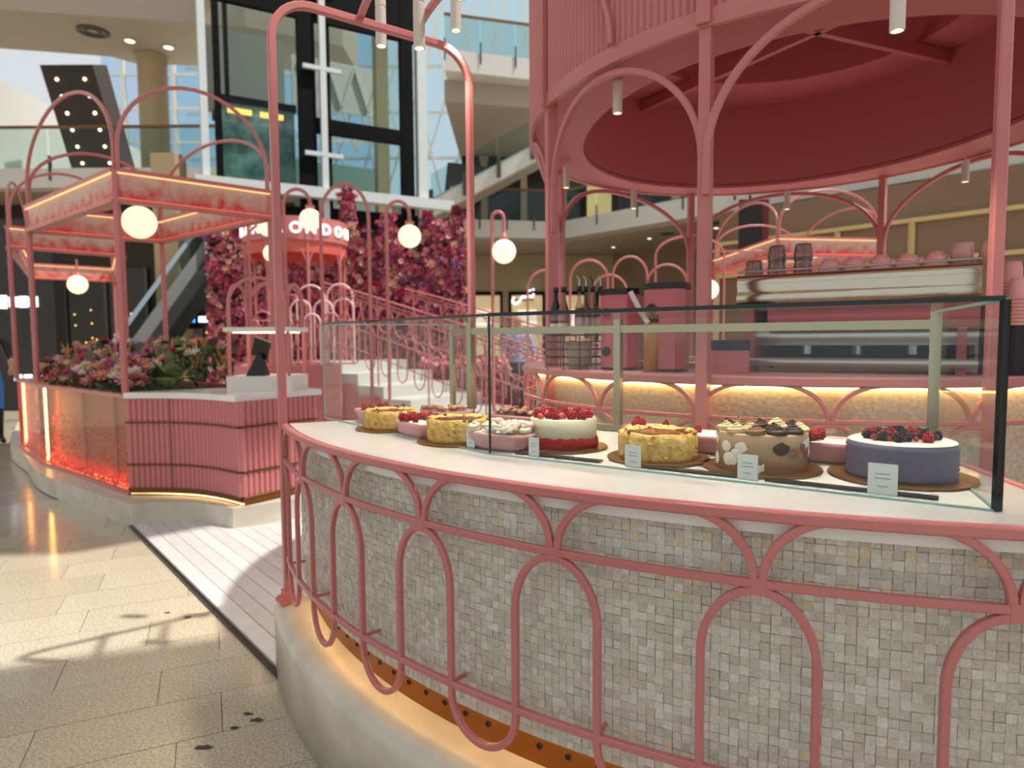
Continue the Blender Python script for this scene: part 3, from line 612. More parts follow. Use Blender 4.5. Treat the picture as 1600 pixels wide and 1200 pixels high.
# espresso machine, its long back to the viewer
ML, MR = Vector((.93, 2.76, 0)), Vector((1.62, 2.31, 0)); mu_ = (MR - ML).normalized(); mn = Vector((mu_.y, -mu_.x, 0)); mc = (ML + MR) / 2 - mn * .20; mrz = atan2(mu_.y, mu_.x); mlen = (MR - ML).length
em = thing('espresso_machine', 'long steel and pink espresso machine seen from behind', 'coffee machine', (mc.x, mc.y, ZR))
STEELP = mat('polished_steel', (200, 192, 172), .12, metal=1.0); DRED = mat('deep_pink_panel', (176, 84, 88), .35)
def mpt(s, d, z): p = ML + mu_ * s - mn * d; return Vector((p.x, p.y, z))
def mprof(prof, s0, s1):     # extrude a (depth, height) outline along the machine
    m = MB(); n = len(prof); m.add([mpt(s0, d, z) for d, z in prof] + [mpt(s1, d, z) for d, z in prof], [(i, n + i, n + (i + 1) % n, (i + 1) % n) for i in range(n)], 0, True); m.add([mpt(s0, d, z) for d, z in prof], [tuple(range(n))]); m.add([mpt(s1, d, z) for d, z in prof], [tuple(range(n - 1, -1, -1))]); return m
obj('upper_shell', mprof([(.0, 1.49), (-.012, 1.52), (-.008, 1.545), (.004, 1.56), (-.006, 1.585), (.0, 1.62), (.40, 1.62), (.40, 1.49)], 0, mlen), STEELP, em, 'mirror steel back shell')
obj('pink_panel', mprof([(.01, 1.40), (.0, 1.485), (.38, 1.485), (.38, 1.40)], .12, mlen), DRED, em); obj('lower_shell', mprof([(.05, 1.335), (.03, 1.395), (.36, 1.395), (.36, 1.335)], 0.06, mlen), STEEL, em)
obj('drip_tray', mprof([(.0, 1.252), (.0, 1.285), (.42, 1.285), (.42, 1.252)], 0, mlen), STEEL, em)
obj('inner_panel', MB().box(mpt(mlen / 2, .385, 1.38), (mlen, .02, .22), mrz), BLACK, em)
for s in (.05, mlen - .05): obj('side_panel', MB().box(mpt(s, .2, 1.42), (.03, .38, .38), mrz), DRED, em)
for s in (.06, mlen - .06):
    for d in (.05, .36): obj('foot', MB().lathe([(0, 0), (.02, 0), (.02, .024), (0, .024)], mpt(s, d, ZR), 12, s=False), BLACK, em)
for s in (.22, .42, .62): obj('brew_group', MB().lathe([(0, 0), (.03, 0), (.03, .06), (0, .06)], mpt(s, .30, 1.345 - .05), 14, s=False), STEEL, em)
obj('cup_rail', MB().tube([mpt(0, .005, 1.635), mpt(mlen, .005, 1.635)], .004, 6), STEEL, em)
# cups and glasses on the machine
CUPP = mat('pink_cup', (226, 150, 148), .3, coat=.3); TUMB = glass_mat('tumbler_glass', (196, 192, 192), 1.2, .06); ROSEG = mat('rose_glass', (196, 142, 132), .25)
for i in range(5):
    s = .335 + i * .088; c = mpt(s, .07, 1.6205); t = thing('coffee_cup', ('upside-down pink cup next to the stacked glass tumblers', 'second upside-down pink cup from the glass tumblers', 'middle one of five upside-down pink cups', 'fourth upside-down pink cup from the tumblers', 'upside-down pink cup next to the rose tumblers')[i], 'cup', c, 'pink cups upside down on the espresso machine')
    obj('bowl', MB().lathe([(.040, 0), (.041, .012), (.036, .032), (.026, .046), (.022, .048), (.0215, .053), (.018, .053), (.0175, .048), (0, .048)], c, 22), CUPP, t)
    h = mu_ * .036 + Vector((0, 0, .024)); obj('handle', MB().tube([c + mu_ * .034 + Vector((0, 0, .036)), c + mu_ * .052 + Vector((0, 0, .032)), c + mu_ * .052 + Vector((0, 0, .018)), c + mu_ * .038 + Vector((0, 0, .012))], .004, 6), CUPP, t)
for i, (s, k, lab) in enumerate(((.045, 1, 'single ribbed glass tumbler at the left end of the machine'), (.135, 2, 'taller stack of ribbed glass tumblers on the left'), (.235, 2, 'stack of ribbed tumblers beside the pink cups'))):
    c = mpt(s, .09, 1.6205); t = thing('glass_tumbler', lab, 'glass', c, 'glass tumblers on the espresso machine')
    for j in range(k):
        cc_ = c + Vector((0, 0, .055 * j)); m = MB().lathe([(.036, 0), (.037, .02), (.032, .058), (.028, .066), (0, .066)], cc_, 18); obj('tumbler', m, TUMB, t)
        for q in range(6): a = q * pi / 3; obj('rib', MB().tube([cc_ + Vector((.037 * cos(a), .037 * sin(a), .0)), cc_ + Vector((.032 * cos(a), .032 * sin(a), .06))], .0018, 5), TUMB, t)
for i, s in enumerate((.775, .86)):
    c = mpt(s - .01, .07, 1.6205); obj('rose_tumbler', MB().lathe([(0, .002), (.034, .002), (.034, 0), (.037, 0), (.034, .075), (.031, .078), (0, .078)][::-1], c, 20), ROSEG, None, ('rose tinted tumbler beside the last pink cup', 'rose tinted tumbler partly hidden by the pink post')[i], 'glass', 'rose tumblers on the espresso machine', loc=tuple(c))
# grinders
GRINDP = mat('grinder_pink', (198, 96, 102), .35, coat=.3)
for (gx, gy, w, h, rz, lab) in ((.655, 2.82, .17, .33, -.42, 'larger pink coffee grinder cabinet with black lid'), (.50, 3.0, .17, .32, -.5, 'smaller pink coffee grinder cabinet behind the white handle')):
    t = thing('coffee_grinder', lab, 'grinder', (gx, gy, ZR), 'pink grinders on the bar')
    obj('cabinet', rbox(MB(), (gx, gy, ZR + .012 + h / 2), (w, w * 1.05, h), rz, .035), GRINDP, t); obj('lid', rbox(MB(), (gx, gy, ZR + h + .024), (w * 1.06, w * 1.1, .026), rz, .04), BLACK, t); obj('base', rbox(MB(), (gx, gy, ZR + .006), (w * .96, w, .012), rz, .03), BLACK, t)
    f = Vector((sin(rz), -cos(rz), 0)); u = Vector((cos(rz), sin(rz), 0))
    for zz in (.75, .22):
        c = Vector((gx, gy, ZR + .012 + h * zz)) + f * (w * .525 + .001) - u * .045; q = c.to_track_quat
        mm = MB().lathe([(0, .001), (.022, .001), (.022, 0)], n=20, s=False); me = mm.mesh('speaker_grille', mat('grille_dark', (92, 58, 60), .6)); o = inst('round_vent', me, t, c, Euler((pi / 2, 0, rz)))
        for k in range(5): obj('vent_slat', MB().bar(c + f * .002 - u * (.019 * sqrt(max(.05, 1 - (k / 2 - 1) ** 2 * .8))) + Vector((0, 0, (k - 2) * .0075)), c + f * .002 + u * (.019 * sqrt(max(.05, 1 - (k / 2 - 1) ** 2 * .8))) + Vector((0, 0, (k - 2) * .0075)), .003, .0028), BLACK, t)
# canister, scoop, printer
c = Vector((.585, 2.775, ZR)); t = thing('wooden_canister', 'amber wooden canister between the two grinders', 'canister', c); obj('body', MB().lathe([(0, 0), (.036, 0), (.036, .20), (.03, .205), (0, .205)], c, 20), mat('amber_wood', (196, 132, 58), .4, var=(8, (170, 104, 44))), t); obj('lid', MB().lathe([(0, .205), (.037, .205), (.037, .235), (0, .238)], c, 20), DARKC, t)
obj('white_scoop', MB().tube([(.49, 2.76, 1.56), (.535, 2.75, 1.47), (.56, 2.74, 1.43)], .011, 8), WPAINT, None, 'white handled scoop leaning between the grinders', 'scoop', loc=(.52, 2.75, 1.43))
c = Vector((.86, 2.62, ZR)); t = thing('receipt_printer', 'small pink box with black lid beside the column', 'printer', c); obj('body', rbox(MB(), c + Vector((0, 0, .045)), (.14, .12, .09), -.35, .01), GRINDP, t); obj('lid', rbox(MB(), c + Vector((0, 0, .11)), (.145, .125, .04), -.35, .02), BLACK, t); obj('button', MB().box(c + Vector((.03, -.07, .03)), (.014, .004, .01), -.35), BLACK, t)
# syrup bottles
SYR = mat('red_syrup', (120, 26, 22), .15, coat=.5); AMB = mat('amber_bottle', (120, 62, 18), .12, coat=.6); CLR = glass_mat('clear_bottle', (225, 215, 210), 1.2, .06); LABEL = mat('bottle_label', (205, 178, 176), .6)
for i, (bx, by, lab) in enumerate(((.312, 3.08, 'leftmost syrup bottle with a steel pourer'), (.345, 3.10, 'second syrup bottle from the left'), (.378, 3.12, 'third syrup bottle with a tall black pourer'), (.412, 3.10, 'syrup bottle touching the grinder'))):
    c = Vector((bx, by, ZR + .165)); t = thing('syrup_bottle', lab, 'bottle', c, 'syrup bottles behind the wire crate')
    obj('liquid', MB().lathe([(0, 0), (.021, 0), (.021, .10), (.018, .115), (0, .115)], c, 14), SYR, t); obj('neck', MB().lathe([(.0205, .10), (.018, .12), (.009, .145), (.008, .19)], c, 12), CLR, t); obj('label_band', MB().lathe([(.0215, .01), (.0215, .07)], c, 14), LABEL, t)
    obj('cap', MB().lathe([(0, .19), (.011, .19), (.011, .215), (0, .217)], c, 12), BLACK, t); obj('pourer', MB().tube([c + Vector((0, 0, .215)), c + Vector((0, 0, .245)), c + Vector((-.012, 0, .262))], .0035, 6), (STEEL, STEEL, BLACK, STEEL)[i], t)
for i, (bx, by, mt, lab) in enumerate(((.238, 3.05, AMB, 'brown glass bottle with a black cap at the bar end'), (.205, 3.09, BLACK, 'dark bottle half hidden behind the brown bottle'))):
    c = Vector((bx, by, ZR + .15)); t = thing('bottle', lab, 'bottle', c, 'dark bottles at the bar end'); obj('glass_body', MB().lathe([(0, 0), (.026, 0), (.027, .08), (.024, .12), (.011, .165), (.010, .20)], c, 16), mt, t); obj('cap', MB().lathe([(0, .20), (.013, .20), (.013, .225), (0, .226)], c, 12), BLACK, t); obj('label_band', MB().lathe([(.0275, .02), (.0275, .06)], c, 16), LABEL, t)
c = Vector((.30, 3.08, ZR)); t = thing('wire_crate', 'dark wire crate carrying the bottles at the bar end', 'crate', c); cr = MAT_CR = mat('dark_copper_wire', (92, 52, 44), .4, metal=.5)
for z in (.02, .055, .09, .125, .155): obj('hoop', MB().tube([(.16, 3.0, ZR + z), (.45, 3.0, ZR + z), (.45, 3.17, ZR + z), (.16, 3.17, ZR + z)], .003, 5, closed=True), cr, t)
for x_ in (.16, .232, .305, .378, .45):
    for y_ in (3.0, 3.17): obj('upright', MB().tube([(x_, y_, ZR), (x_, y_, ZR + .16)], .003, 5), cr, t)
obj('shelf', MB().box((.305, 3.085, ZR + .158), (.30, .18, .006)), cr, t); 
c = Vector((.31, 3.075, ZR)); obj('milk_jug', MB().lathe([(0, .002), (.045, .002), (.06, .06), (.062, .12), (.058, .12), (.055, .06), (0, .01)], c, 20), mat('buff_ceramic', (196, 166, 142), .4), None, 'buff ceramic jug inside the wire crate', 'jug', loc=tuple(c))
# paper cup stacks and dark dispenser at the right end
bxc = Vector((1.86, 2.39, ZR)); t = thing('cup_dispenser', 'black cup dispenser block at the right end of the bar', 'dispenser', bxc); obj('body', rbox(MB(), bxc + Vector((.02, .03, .12)), (.28, .16, .24), .1, .01), BLACK, t); obj('top_lip', MB().box(bxc + Vector((.02, .03, .246)), (.29, .17, .012), .1), BLACK, t)
PCUP = mat('pink_paper_cup', (232, 160, 152), .5)
for k, (sx, sy, n, r, z0, lab) in enumerate(((1.785, 2.40, 7, .037, ZR + .252, 'tall stack of large pink paper cups'), (1.74, 2.295, 8, .030, ZR + .175, 'lower stack of small pink paper cups'))):
    t = thing('paper_cup_stack', lab, 'cups', (sx, sy, z0), 'nested pink paper cups on the dispenser')
    for j in range(n):
        z = z0 + j * .0125; last = j == n - 1
        m = MB().lathe([(r, 0), (r + .003, .001), (r + .003, .005), (r, .006), (r * .93, .03 if not last else .055), (r * .8, .031 if not last else .075), (0, .031 if not last else .075)], (sx, sy, z), 22)
        obj('paper_cup', m, PCUP, t)

# ================================================================== left kiosk: planter counter with lit pergola
def cat(pts, n=8):
    out = []; P = [pts[0]] + list(pts) + [pts[-1]]
    for i in range(1, len(P) - 2):
        a, b, c, d = [Vector(p) for p in P[i - 1:i + 3]]
        for j in range(n):
            t = j / n; out.append(.5 * ((2 * b) + (-a + c) * t + (2 * a - 5 * b + 4 * c - d) * t * t + (-a + 3 * b - 3 * c + d) * t ** 3))
    return out + [Vector(pts[-1])]
KA, KB, KC, KD, KE = (-5.66, 7.60), (-4.68, 6.55), (-3.0, 5.15), (-2.12, 5.95), (-3.78, 7.30)
KP, KQ = (-1.97, 4.78), (-1.58, 5.34)
lk = thing('planter_kiosk', 'pink fluted planter kiosk with glowing petal panels on a marble plinth', 'kiosk', (-3.4, 6.0, 0))
left = cat([(-7.6, 10.2), (-6.10, 8.02), (-5.1, 6.92), (-4.39, 6.10), (-3.51, 5.37), (-2.83, 4.87)]); front = cat([(-2.83, 4.87), (-2.60, 4.93), (-2.40, 4.91), (-2.20, 4.83), (-2.02, 4.73)])
right = cat([(-2.02, 4.73), (-1.75, 4.90), (-1.45, 5.25), (-1.40, 5.7)])
poly = [tuple(p) for p in left + front[1:] + right[1:]] + [(-2.2, 6.8), (-3.6, 8.3), (-6.6, 10.8)]
obj('plinth', MB().prism(poly, 0, .165), MARBLE, lk, 'cream marble plinth with concave corner')
cf = [Vector(KC)] + [Vector(p) for p in cat([KC, (-2.72, 5.14), (-2.45, 5.08), (-2.2, 4.95), KP])][1:]
body = [tuple(p) for p in cf] + [KQ, (-1.95, 5.80), (-2.72, 5.35)]
obj('counter_body', MB().prism(body, .215, .93), PINKF, lk)
obj('base_recess', MB().prism([(p[0] * .992 - .016, p[1] * .99 + .06) for p in body], .165, .215), COPPER, lk)
def offs(path, d):
    out = []
    for i, p in enumerate(path):
        a = path[max(i - 1, 0)]; b = path[min(i + 1, len(path) - 1)]; t = (Vector(b) - Vector(a)).normalized(); out.append(Vector(p) + Vector((t.y, -t.x)) * d)
    return out
rf = [Vector(KP).lerp(Vector(KQ), i / 8) for i in range(9)]
for nm, path in (('front', cf), ('side', rf)):
    led = offs(path, -.012); obj('led_strip', MB().tube([(p.x, p.y, .178) for p in led], .004, 5), LEDW, lk, 'warm light strip in the base recess')
    L = [0.]
    for a, b in zip(path, path[1:]): L.append(L[-1] + (b - a).length)
    nfl = int(L[-1] / .043); ps = []
    for k in range(nfl + 1):
        s = L[-1] * k / nfl; j = max(i for i in range(len(L)) if L[i] <= s + 1e-9); j = min(j, len(path) - 2); f = (s - L[j]) / (L[j + 1] - L[j]); ps.append(path[j].lerp(path[j + 1], f))
    for z0, z1 in ((.225, .405), (.42, .735), (.75, .928)):
        m = MB()
        for k in range(nfl):
            a, b = ps[k], ps[k + 1]; t = (b - a).normalized(); n_ = Vector((t.y, -t.x)); w = (b - a).length / 2 * .96; c = (a + b) / 2
            sec = [c - t * w, c - t * w * .8 + n_ * .011, c - t * w * .3 + n_ * .018, c + t * w * .3 + n_ * .018, c + t * w * .8 + n_ * .011, c + t * w]
            q = len(sec); m.add([(p.x, p.y, z) for z in (z0, z1) for p in sec], [(i, i + 1, q + i + 1, q + i) for i in range(q - 1)], 0, True); m.add([(p.x, p.y, z1) for p in sec], [tuple(range(q))])
        obj('flute_band', m, PINKF, lk, kind='stuff')
    for z in (.4125, .7425, .218): obj('brass_strip', MB().tube([(p.x, p.y, z) for p in offs(path, .013)], (.008, .012) if z > .3 else (.014, .012), square=True, ref=(0, 0, 1)), mat('dark_brass', (112, 78, 40), .4, metal=.7), lk)
for f in (.32, .66):
    p = cf[int(f * (len(cf) - 1))]; obj('door_seam', MB().box((p.x + .012, p.y - .016, .575), (.006, .012, .70)), BLACK, lk)
top = [tuple(p) for p in offs(cf, .03)] + [(KQ[0] + .04, KQ[1] + .03), (-1.93, 5.86), (-2.75, 5.42), (-2.99, 5.22)]
obj('countertop', MB().prism(top, .93, .975), WHITE, lk, 'white stone counter slab')
# planter walls and lit petal panels
PANELB = mat('panel_back', (190, 118, 78), .5); LEDB = emis('petal_bed_led', (255, 90, 40), 20.0); LEDP = emis('panel_edge_led', (255, 178, 90), 22.0); PETR = tint_mat('red_petals', [(0, (196, 40, 30)), (.5, (226, 84, 58)), (1, (240, 150, 120))], .6)
for (a, b) in ((KC, KB), (KB, KA)):
    a, b = Vector(a), Vector(b); t = (b - a).normalized(); n_ = Vector((-t.y, t.x)); L = (b - a).length      # outward is -n_
    if n_.y > 0: n_ = -n_
    ins = -n_
    c = (a + b) / 2
    pr = obj('petal_panel', MB().box((c.x + ins.x * .16, c.y + ins.y * .16, .555), (L, .02, .77), atan2(t.y, t.x)), PANELB, lk, 'warm lit display panel strewn with red petals')
    obj('panel_glass', MB().add([(a.x, a.y, .17), (b.x, b.y, .17), (b.x, b.y, .94), (a.x, a.y, .94)], [(0, 1, 2, 3)]), glass_mat('panel_glass', (245, 235, 225), .8, .06), pr)
    obj('panel_rim', MB().bar((a.x, a.y, .945), (b.x, b.y, .945), .04, .03).bar((a.x, a.y, .18), (b.x, b.y, .18), .03, .03), PINK, pr)
    e_ = b - t * .03 + ins * .05; obj('panel_led', MB().bar((e_.x, e_.y, .19), (e_.x, e_.y, .93), .014), LEDP, pr); e_ = a + t * .03 + ins * .1; obj('panel_led', MB().bar((e_.x + t.x * .1, e_.y + t.y * .1, .183), (b.x + ins.x * .1, b.y + ins.y * .1, .183), .012, .006), LEDB, pr)
    m = MB()
    for i in range(2600):
        s = rnd.random() * L; z = .19 + .5 * (rnd.random() ** 4); d = rnd.uniform(.12, .15) if z > .26 else rnd.uniform(.03, .15); p = a + t * s + ins * d; q = rnd.uniform(.008, .016); rt = Matrix.Rotation(rnd.uniform(0, 6), 3, 'X') @ Matrix.Rotation(rnd.uniform(0, 6), 3, 'Z')
        m.add([Vector((p.x, p.y, z)) + rt @ Vector(w) for w in ((-q, 0, 0), (0, -q * .6, .003), (q, 0, 0), (0, q * .6, .003))], [(0, 1, 2), (0, 2, 3)], 0, True, rnd.random())
    obj('petals', m, PETR, pr, kind='stuff', tint=True)
    for k in (.28, .62): p = a + t * L * k + ins * .13; obj('inner_batten', MB().bar((p.x, p.y, .2), (p.x, p.y, .92), .02), PINK, pr)
bed = [(-2.94, 5.36), (-4.55, 6.72), (-5.4, 7.7), (-4.9, 8.05), (-3.8, 7.25), (-2.35, 6.0), (-2.6, 5.5)]
obj('planter_soil', MB().prism(bed, .80, .90), mat('dark_soil', (46, 38, 30), .9), lk)
bk = [KA, (-4.9, 8.1), KE, (-2.3, 6.05), (-1.95, 5.80)]
for a, b in zip(bk, bk[1:]): obj('back_wall', MB().bar((a[0], a[1], .56), (b[0], b[1], .56), .03, .78), PINK, lk)
obj('end_ledge', MB().prism([KA, (-5.2, 7.15), (-4.6, 7.8), (-4.9, 8.1)], .93, .96), PINKL, lk)

# petal fascia: a backlit box, red petals strewn denser towards its lower rim
def fascia_mat():
    m = bpy.data.materials.new('backlit_petals'); m.use_nodes = True; nt = m.node_tree; b = nt.nodes['Principled BSDF']
    tc = nt.nodes.new('ShaderNodeTexCoord'); sp = nt.nodes.new('ShaderNodeSeparateXYZ'); nt.links.new(tc.outputs['Generated'], sp.inputs[0])
    n = nt.nodes.new('ShaderNodeTexNoise'); n.inputs['Scale'].default_value = 11; n.inputs['Detail'].default_value = 3; nt.links.new(tc.outputs['Object'], n.inputs['Vector'])
    ad = nt.nodes.new('ShaderNodeMath'); ad.operation = 'MULTIPLY_ADD'; ad.inputs[1].default_value = .62; nt.links.new(sp.outputs['Z'], ad.inputs[0]); nt.links.new(n.outputs['Fac'], ad.inputs[2])
    r = nt.nodes.new('ShaderNodeValToRGB'); e = r.color_ramp.elements; e[0].position = .52; e[0].color = lin((196, 62, 54)); e[1].position = 1.0; e[1].color = lin((196, 168, 156)); k = e.new(.76); k.color = lin((200, 136, 124))
    nt.links.new(ad.outputs[0], r.inputs['Fac']); nt.links.new(r.outputs['Color'], b.inputs['Base Color']); nt.links.new(r.outputs['Color'], b.inputs['Emission Color']); b.inputs['Emission Strength'].default_value = .05; b.inputs['Roughness'].default_value = .4
    return m
FASC = fascia_mat()
def pergola(label, pts, zb, zf, zt, rises, base, pr=.021, group=None):
    cxm = sum(p[0] for p in pts) / len(pts); cym = sum(p[1] for p in pts) / len(pts)
    t = thing('lit_pergola', label, 'pergola', (cxm, cym, base), group); n = len(pts)
    for p in pts: obj('post', MB().tube([(p[0], p[1], base), (p[0], p[1], zt)], (pr, pr), square=True, ref=(1, 0, 0)), PINK, t)
    for i in range(n):
        a, b = Vector(pts[i]), Vector(pts[(i + 1) % n]); d = (b - a).normalized(); ns = Vector((-d.y, d.x)); c = (a + b) / 2
        if ns.dot(Vector((cxm, cym)) - c) < 0: ns = -ns
        fz = obj('petal_fascia', MB().box((c.x, c.y, (zf + zt) / 2), ((b - a).length - .06, .012, zt - zf), atan2(d.y, d.x)), FASC, t, 'backlit fascia of red petals')
        for z in (zf, zt): obj('fascia_rail', MB().bar((a.x, a.y, z), (b.x, b.y, z), .075, .028), PINK, fz)
        for s_ in (1, -1): obj('fascia_led', MB().bar((a.x + ns.x * .02 * s_, a.y + ns.y * .02 * s_, zt - .022), (b.x + ns.x * .02 * s_, b.y + ns.y * .02 * s_, zt - .022), .010, .008), LEDF, fz); obj('fascia_led', MB().bar((a.x + ns.x * .02 * s_, a.y + ns.y * .02 * s_, zf + .02), (b.x + ns.x * .02 * s_, b.y + ns.y * .02 * s_, zf + .02), .008, .006), LEDR, fz)
        if rises[i]: obj('crown_arch', MB().tube(arch_path(a + d * .02, b - d * .02, zt + .18, rises[i], 20, zt), .016, 8), PINK, t)
    return t
LEDF = emis('fascia_led', (255, 206, 140), 1.4); LEDR = emis('petal_led', (255, 110, 80), .8)
pergola('square pergola with glowing petal fascia over the flower planter', [KC, KD, KE, KB], 0, 2.44, 2.67, (.55, .42, .42, .6), .975, group='pergolas with glowing fascias')
pergola('farther pergola with glowing fascia beyond the planter kiosk', [KA, (-8.0, 11.2), (-7.1, 12.0), (-4.9, 8.5)], 0, 2.44, 2.67, (.6, .4, .4, .5), .96, .02, group='pergolas with glowing fascias')
def globe_lamp(loc, label, r, hang=None, group='glowing globe lamps'):
    t = thing('globe_lamp', label, 'lamp', (loc[0], loc[1], loc[2] - r), group); obj('globe', MB().ball(loc, r, 28, 18), GLOBE, t)
    obj('cap', MB().lathe([(0, r + .05), (.02, r + .05), (.024, r + .02), (.045, r + .012), (.045, r - .01), (0, r - .01)], loc, 16), PINK, t)
    if hang: obj('hanger', MB().tube(hang, .014, 8), PINK, t)
    return t
globe_lamp((-3.3, 6.0, 2.425), 'largest globe lamp hanging inside the planter pergola', .142, [(-3.3, 6.0, 2.60), (-3.45, 6.12, 2.66), (-3.8, 6.4, 2.62), (-4.2, 6.72, 2.64)])
globe_lamp((-6.85, 10.6, 2.27), 'globe lamp hanging inside the farther pergola', .145, [(-6.85, 10.6, 2.45), (-6.85, 10.6, 2.67)])

# flower arrangement -------------------------------------------------------------
def bloom(mt, kind):
    m = MB()
    lay = {'rose': ((6, .9, .15, .5), (5, .66, .4, .62), (4, .4, .75, .66)), 'daisy': ((8, 1.0, .12, .35), (7, .6, .3, .4)), 'peony': ((7, .95, .2, .6), (7, .7, .55, .75), (5, .42, .95, .8))}[kind]
    for k, (n, r, lift, cup) in enumerate(lay):
        for j in range(n):
            a = 2 * pi * (j + .5 * (k % 2)) / n; w = 3.3 / n
            pt = lambda rr, da, z: (rr * cos(a + da), rr * sin(a + da), z)
            m.add([(0, 0, 0), pt(r * .6, -w * .62, lift * .45), pt(r * .62, 0, lift * .28), pt(r * .6, w * .62, lift * .45), pt(r, -w * .4, lift + cup * .25), pt(r * 1.02, 0, lift + cup * .22), pt(r, w * .4, lift + cup * .25)], [(0, 1, 2), (0, 2, 3), (1, 4, 5, 2), (2, 5, 6, 3)], 0, True)
    m.ball((0, 0, .45 if kind != 'daisy' else .12), .3 if kind != 'daisy' else .2, 7, 4)
    return m.mesh('bloom', mt)
fcol = {k: mat('petal_' + k, c, .6) for k, c in dict(blush=(222, 166, 164), rose=(200, 92, 116), white=(232, 222, 212), peach=(224, 160, 132), plum=(120, 72, 132), mauve=(178, 110, 150), crimson=(190, 40, 84), cream=(226, 206, 168)).items()}
BLM = [bloom(fcol[c], k) for c, k in (('blush', 'rose'), ('rose', 'peony'), ('white', 'peony'), ('peach', 'rose'), ('plum', 'daisy'), ('mauve', 'peony'), ('rose', 'rose'), ('cream', 'rose'), ('blush', 'rose'), ('blush', 'peony'), ('crimson', 'rose'), ('peach', 'peony'))]
LEAFG = [mat('leaf_%d' % i, c, .5) for i, c in enumerate(((58, 84, 40), (84, 110, 52), (40, 62, 36), (120, 138, 76)))]
def leaf(mt, L=1., W=.3):
    v = []; n = 5
    for i in range(n + 1):
        t = i / n; w = W * sin(pi * min(1, t * .92 + .06)) ** .8; v += [(L * t, -w, .12 * L * sin(pi * t) + .05), (L * t, 0, .12 * L * sin(pi * t)), (L * t, w, .12 * L * sin(pi * t) + .05)]
    return MB().add(v, [(3 * i + j, 3 * i + 3 + j, 3 * i + 4 + j, 3 * i + 1 + j) for i in range(n) for j in (0, 1)], 0, True).mesh('leaf', mt)
LV = [leaf(m_) for m_ in LEAFG]
PLUME = mat('dried_plume', (206, 164, 104), .8)
def plume_mesh():
    m = MB()
    for j in range(26):
        t = j / 26; a = j * 2.4; L = .16 * (1 - t * .5); b = Vector((0, 0, t)); tip = Vector((L * cos(a), L * sin(a), t + .22)); s_ = Vector((-sin(a), cos(a), 0)) * .02
        m.add([b - s_, b + s_, tip], [(0, 1, 2)]); m.add([b + Vector((0, 0, .05)) - s_, b + Vector((0, 0, .05)) + s_, tip + Vector((0, 0, .1))], [(0, 1, 2)])
    return m.mesh('plume', PLUME)
PLM = plume_mesh()
fa = thing('flower_arrangement', 'long bed of silk roses, peonies, greenery and dried plumes in the planter', 'flowers', (-3.4, 6.1, .90))
def inpoly(x, y, P):
    c = False; j = len(P) - 1
    for i in range(len(P)):
        if (P[i][1] > y) != (P[j][1] > y) and x < (P[j][0] - P[i][0]) * (y - P[i][1]) / (P[j][1] - P[i][1]) + P[i][0]: c = not c
        j = i
    return c
bedi = [(-2.98, 5.25), (-4.62, 6.58), (-5.1, 7.1), (-4.7, 7.7), (-3.8, 7.2), (-2.45, 6.0), (-2.62, 5.52)]
def frontd(x, y):     # distance behind the front edge of the bed
    a, b = Vector(KC), Vector(KB); d = (b - a).normalized(); return abs((Vector((x, y)) - a).cross(d)) if hasattr(Vector((0, 0)), 'cross') else 0
fol = MB(); k = 0; tries = 0
while k < 250 and tries < 9000:
    tries += 1; x, y = rnd.uniform(-5.1, -2.4), rnd.uniform(5.2, 7.6)
    if not inpoly(x, y, bedi): continue
    a_, d_ = Vector(KC), (Vector(KB) - Vector(KC)).normalized(); q = Vector((x, y)) - a_; fd = abs(q.x * d_.y - q.y * d_.x)
    if rnd.random() > (.98 if fd < .4 else .35): continue
    z = .98 + min(fd, .6) * .55 + rnd.uniform(-.04, .07); sc = rnd.uniform(.036, .066) * (1.0 if fd < .5 else .85)
    face = Euler((rnd.uniform(.3, 1.0), 0, atan2(x * -1, y) + rnd.uniform(-.9, .9)))
    inst('bloom', rnd.choice(BLM), fa, (x, y, z), face, sc); k += 1
for i in range(420):
    x, y = rnd.uniform(-5.1, -2.4), rnd.uniform(5.2, 7.6)
    if not inpoly(x, y, bedi): continue
    q = Vector((x, y)) - a_; fd = abs(q.x * d_.y - q.y * d_.x)
    inst('leaf', rnd.choice(LV[:3] if rnd.random() < .8 else LV), fa, (x, y, .95 + min(fd, .6) * .52), (rnd.uniform(-.5, .5), rnd.uniform(-1.2, -.1), rnd.uniform(0, 6.3)), rnd.uniform(.08, .17))
for x, y, s_ in ((-2.98, 5.75, .24), (-2.72, 5.75, .25), (-3.6, 6.1, .2), (-4.5, 6.8, .22), (-2.55, 5.9, .2)):
    for j in range(3): inst('plume', PLM, fa, (x + rnd.uniform(-.04, .04), y + rnd.uniform(-.04, .04), 1.12), (rnd.uniform(-.35, .35), rnd.uniform(-.35, .35), rnd.uniform(0, 6)), (s_ * .8, s_ * .8, s_))
for j in range(14): inst('leaf', LV[3] if j % 2 else LV[1], fa, (-2.80, 5.42, .98), (0, -rnd.uniform(.25, 1.2), j * .45), rnd.uniform(.18, .26))
fol = MB()      # dense low greenery filling the bed
for i in range(5200):
    x, y = rnd.uniform(-5.1, -2.4), rnd.uniform(5.2, 7.6)
    if not inpoly(x, y, bedi): continue
    q = Vector((x, y)) - a_; fd = abs(q.x * d_.y - q.y * d_.x); z = .90 + (.05 + min(fd, .6) * .56) * rnd.random() ** .4; s_ = rnd.uniform(.02, .045)
    rt = Euler((rnd.uniform(-1, 1), rnd.uniform(-1, 1), rnd.uniform(0, 6))).to_matrix(); c = Vector((x, y, z))
    fol.add([c + rt @ Vector(w) for w in ((-s_, 0, 0), (0, -s_ * .4, .006), (s_, 0, 0), (0, s_ * .4, .006))], [(0, 1, 2, 3)], 0, True, rnd.random())
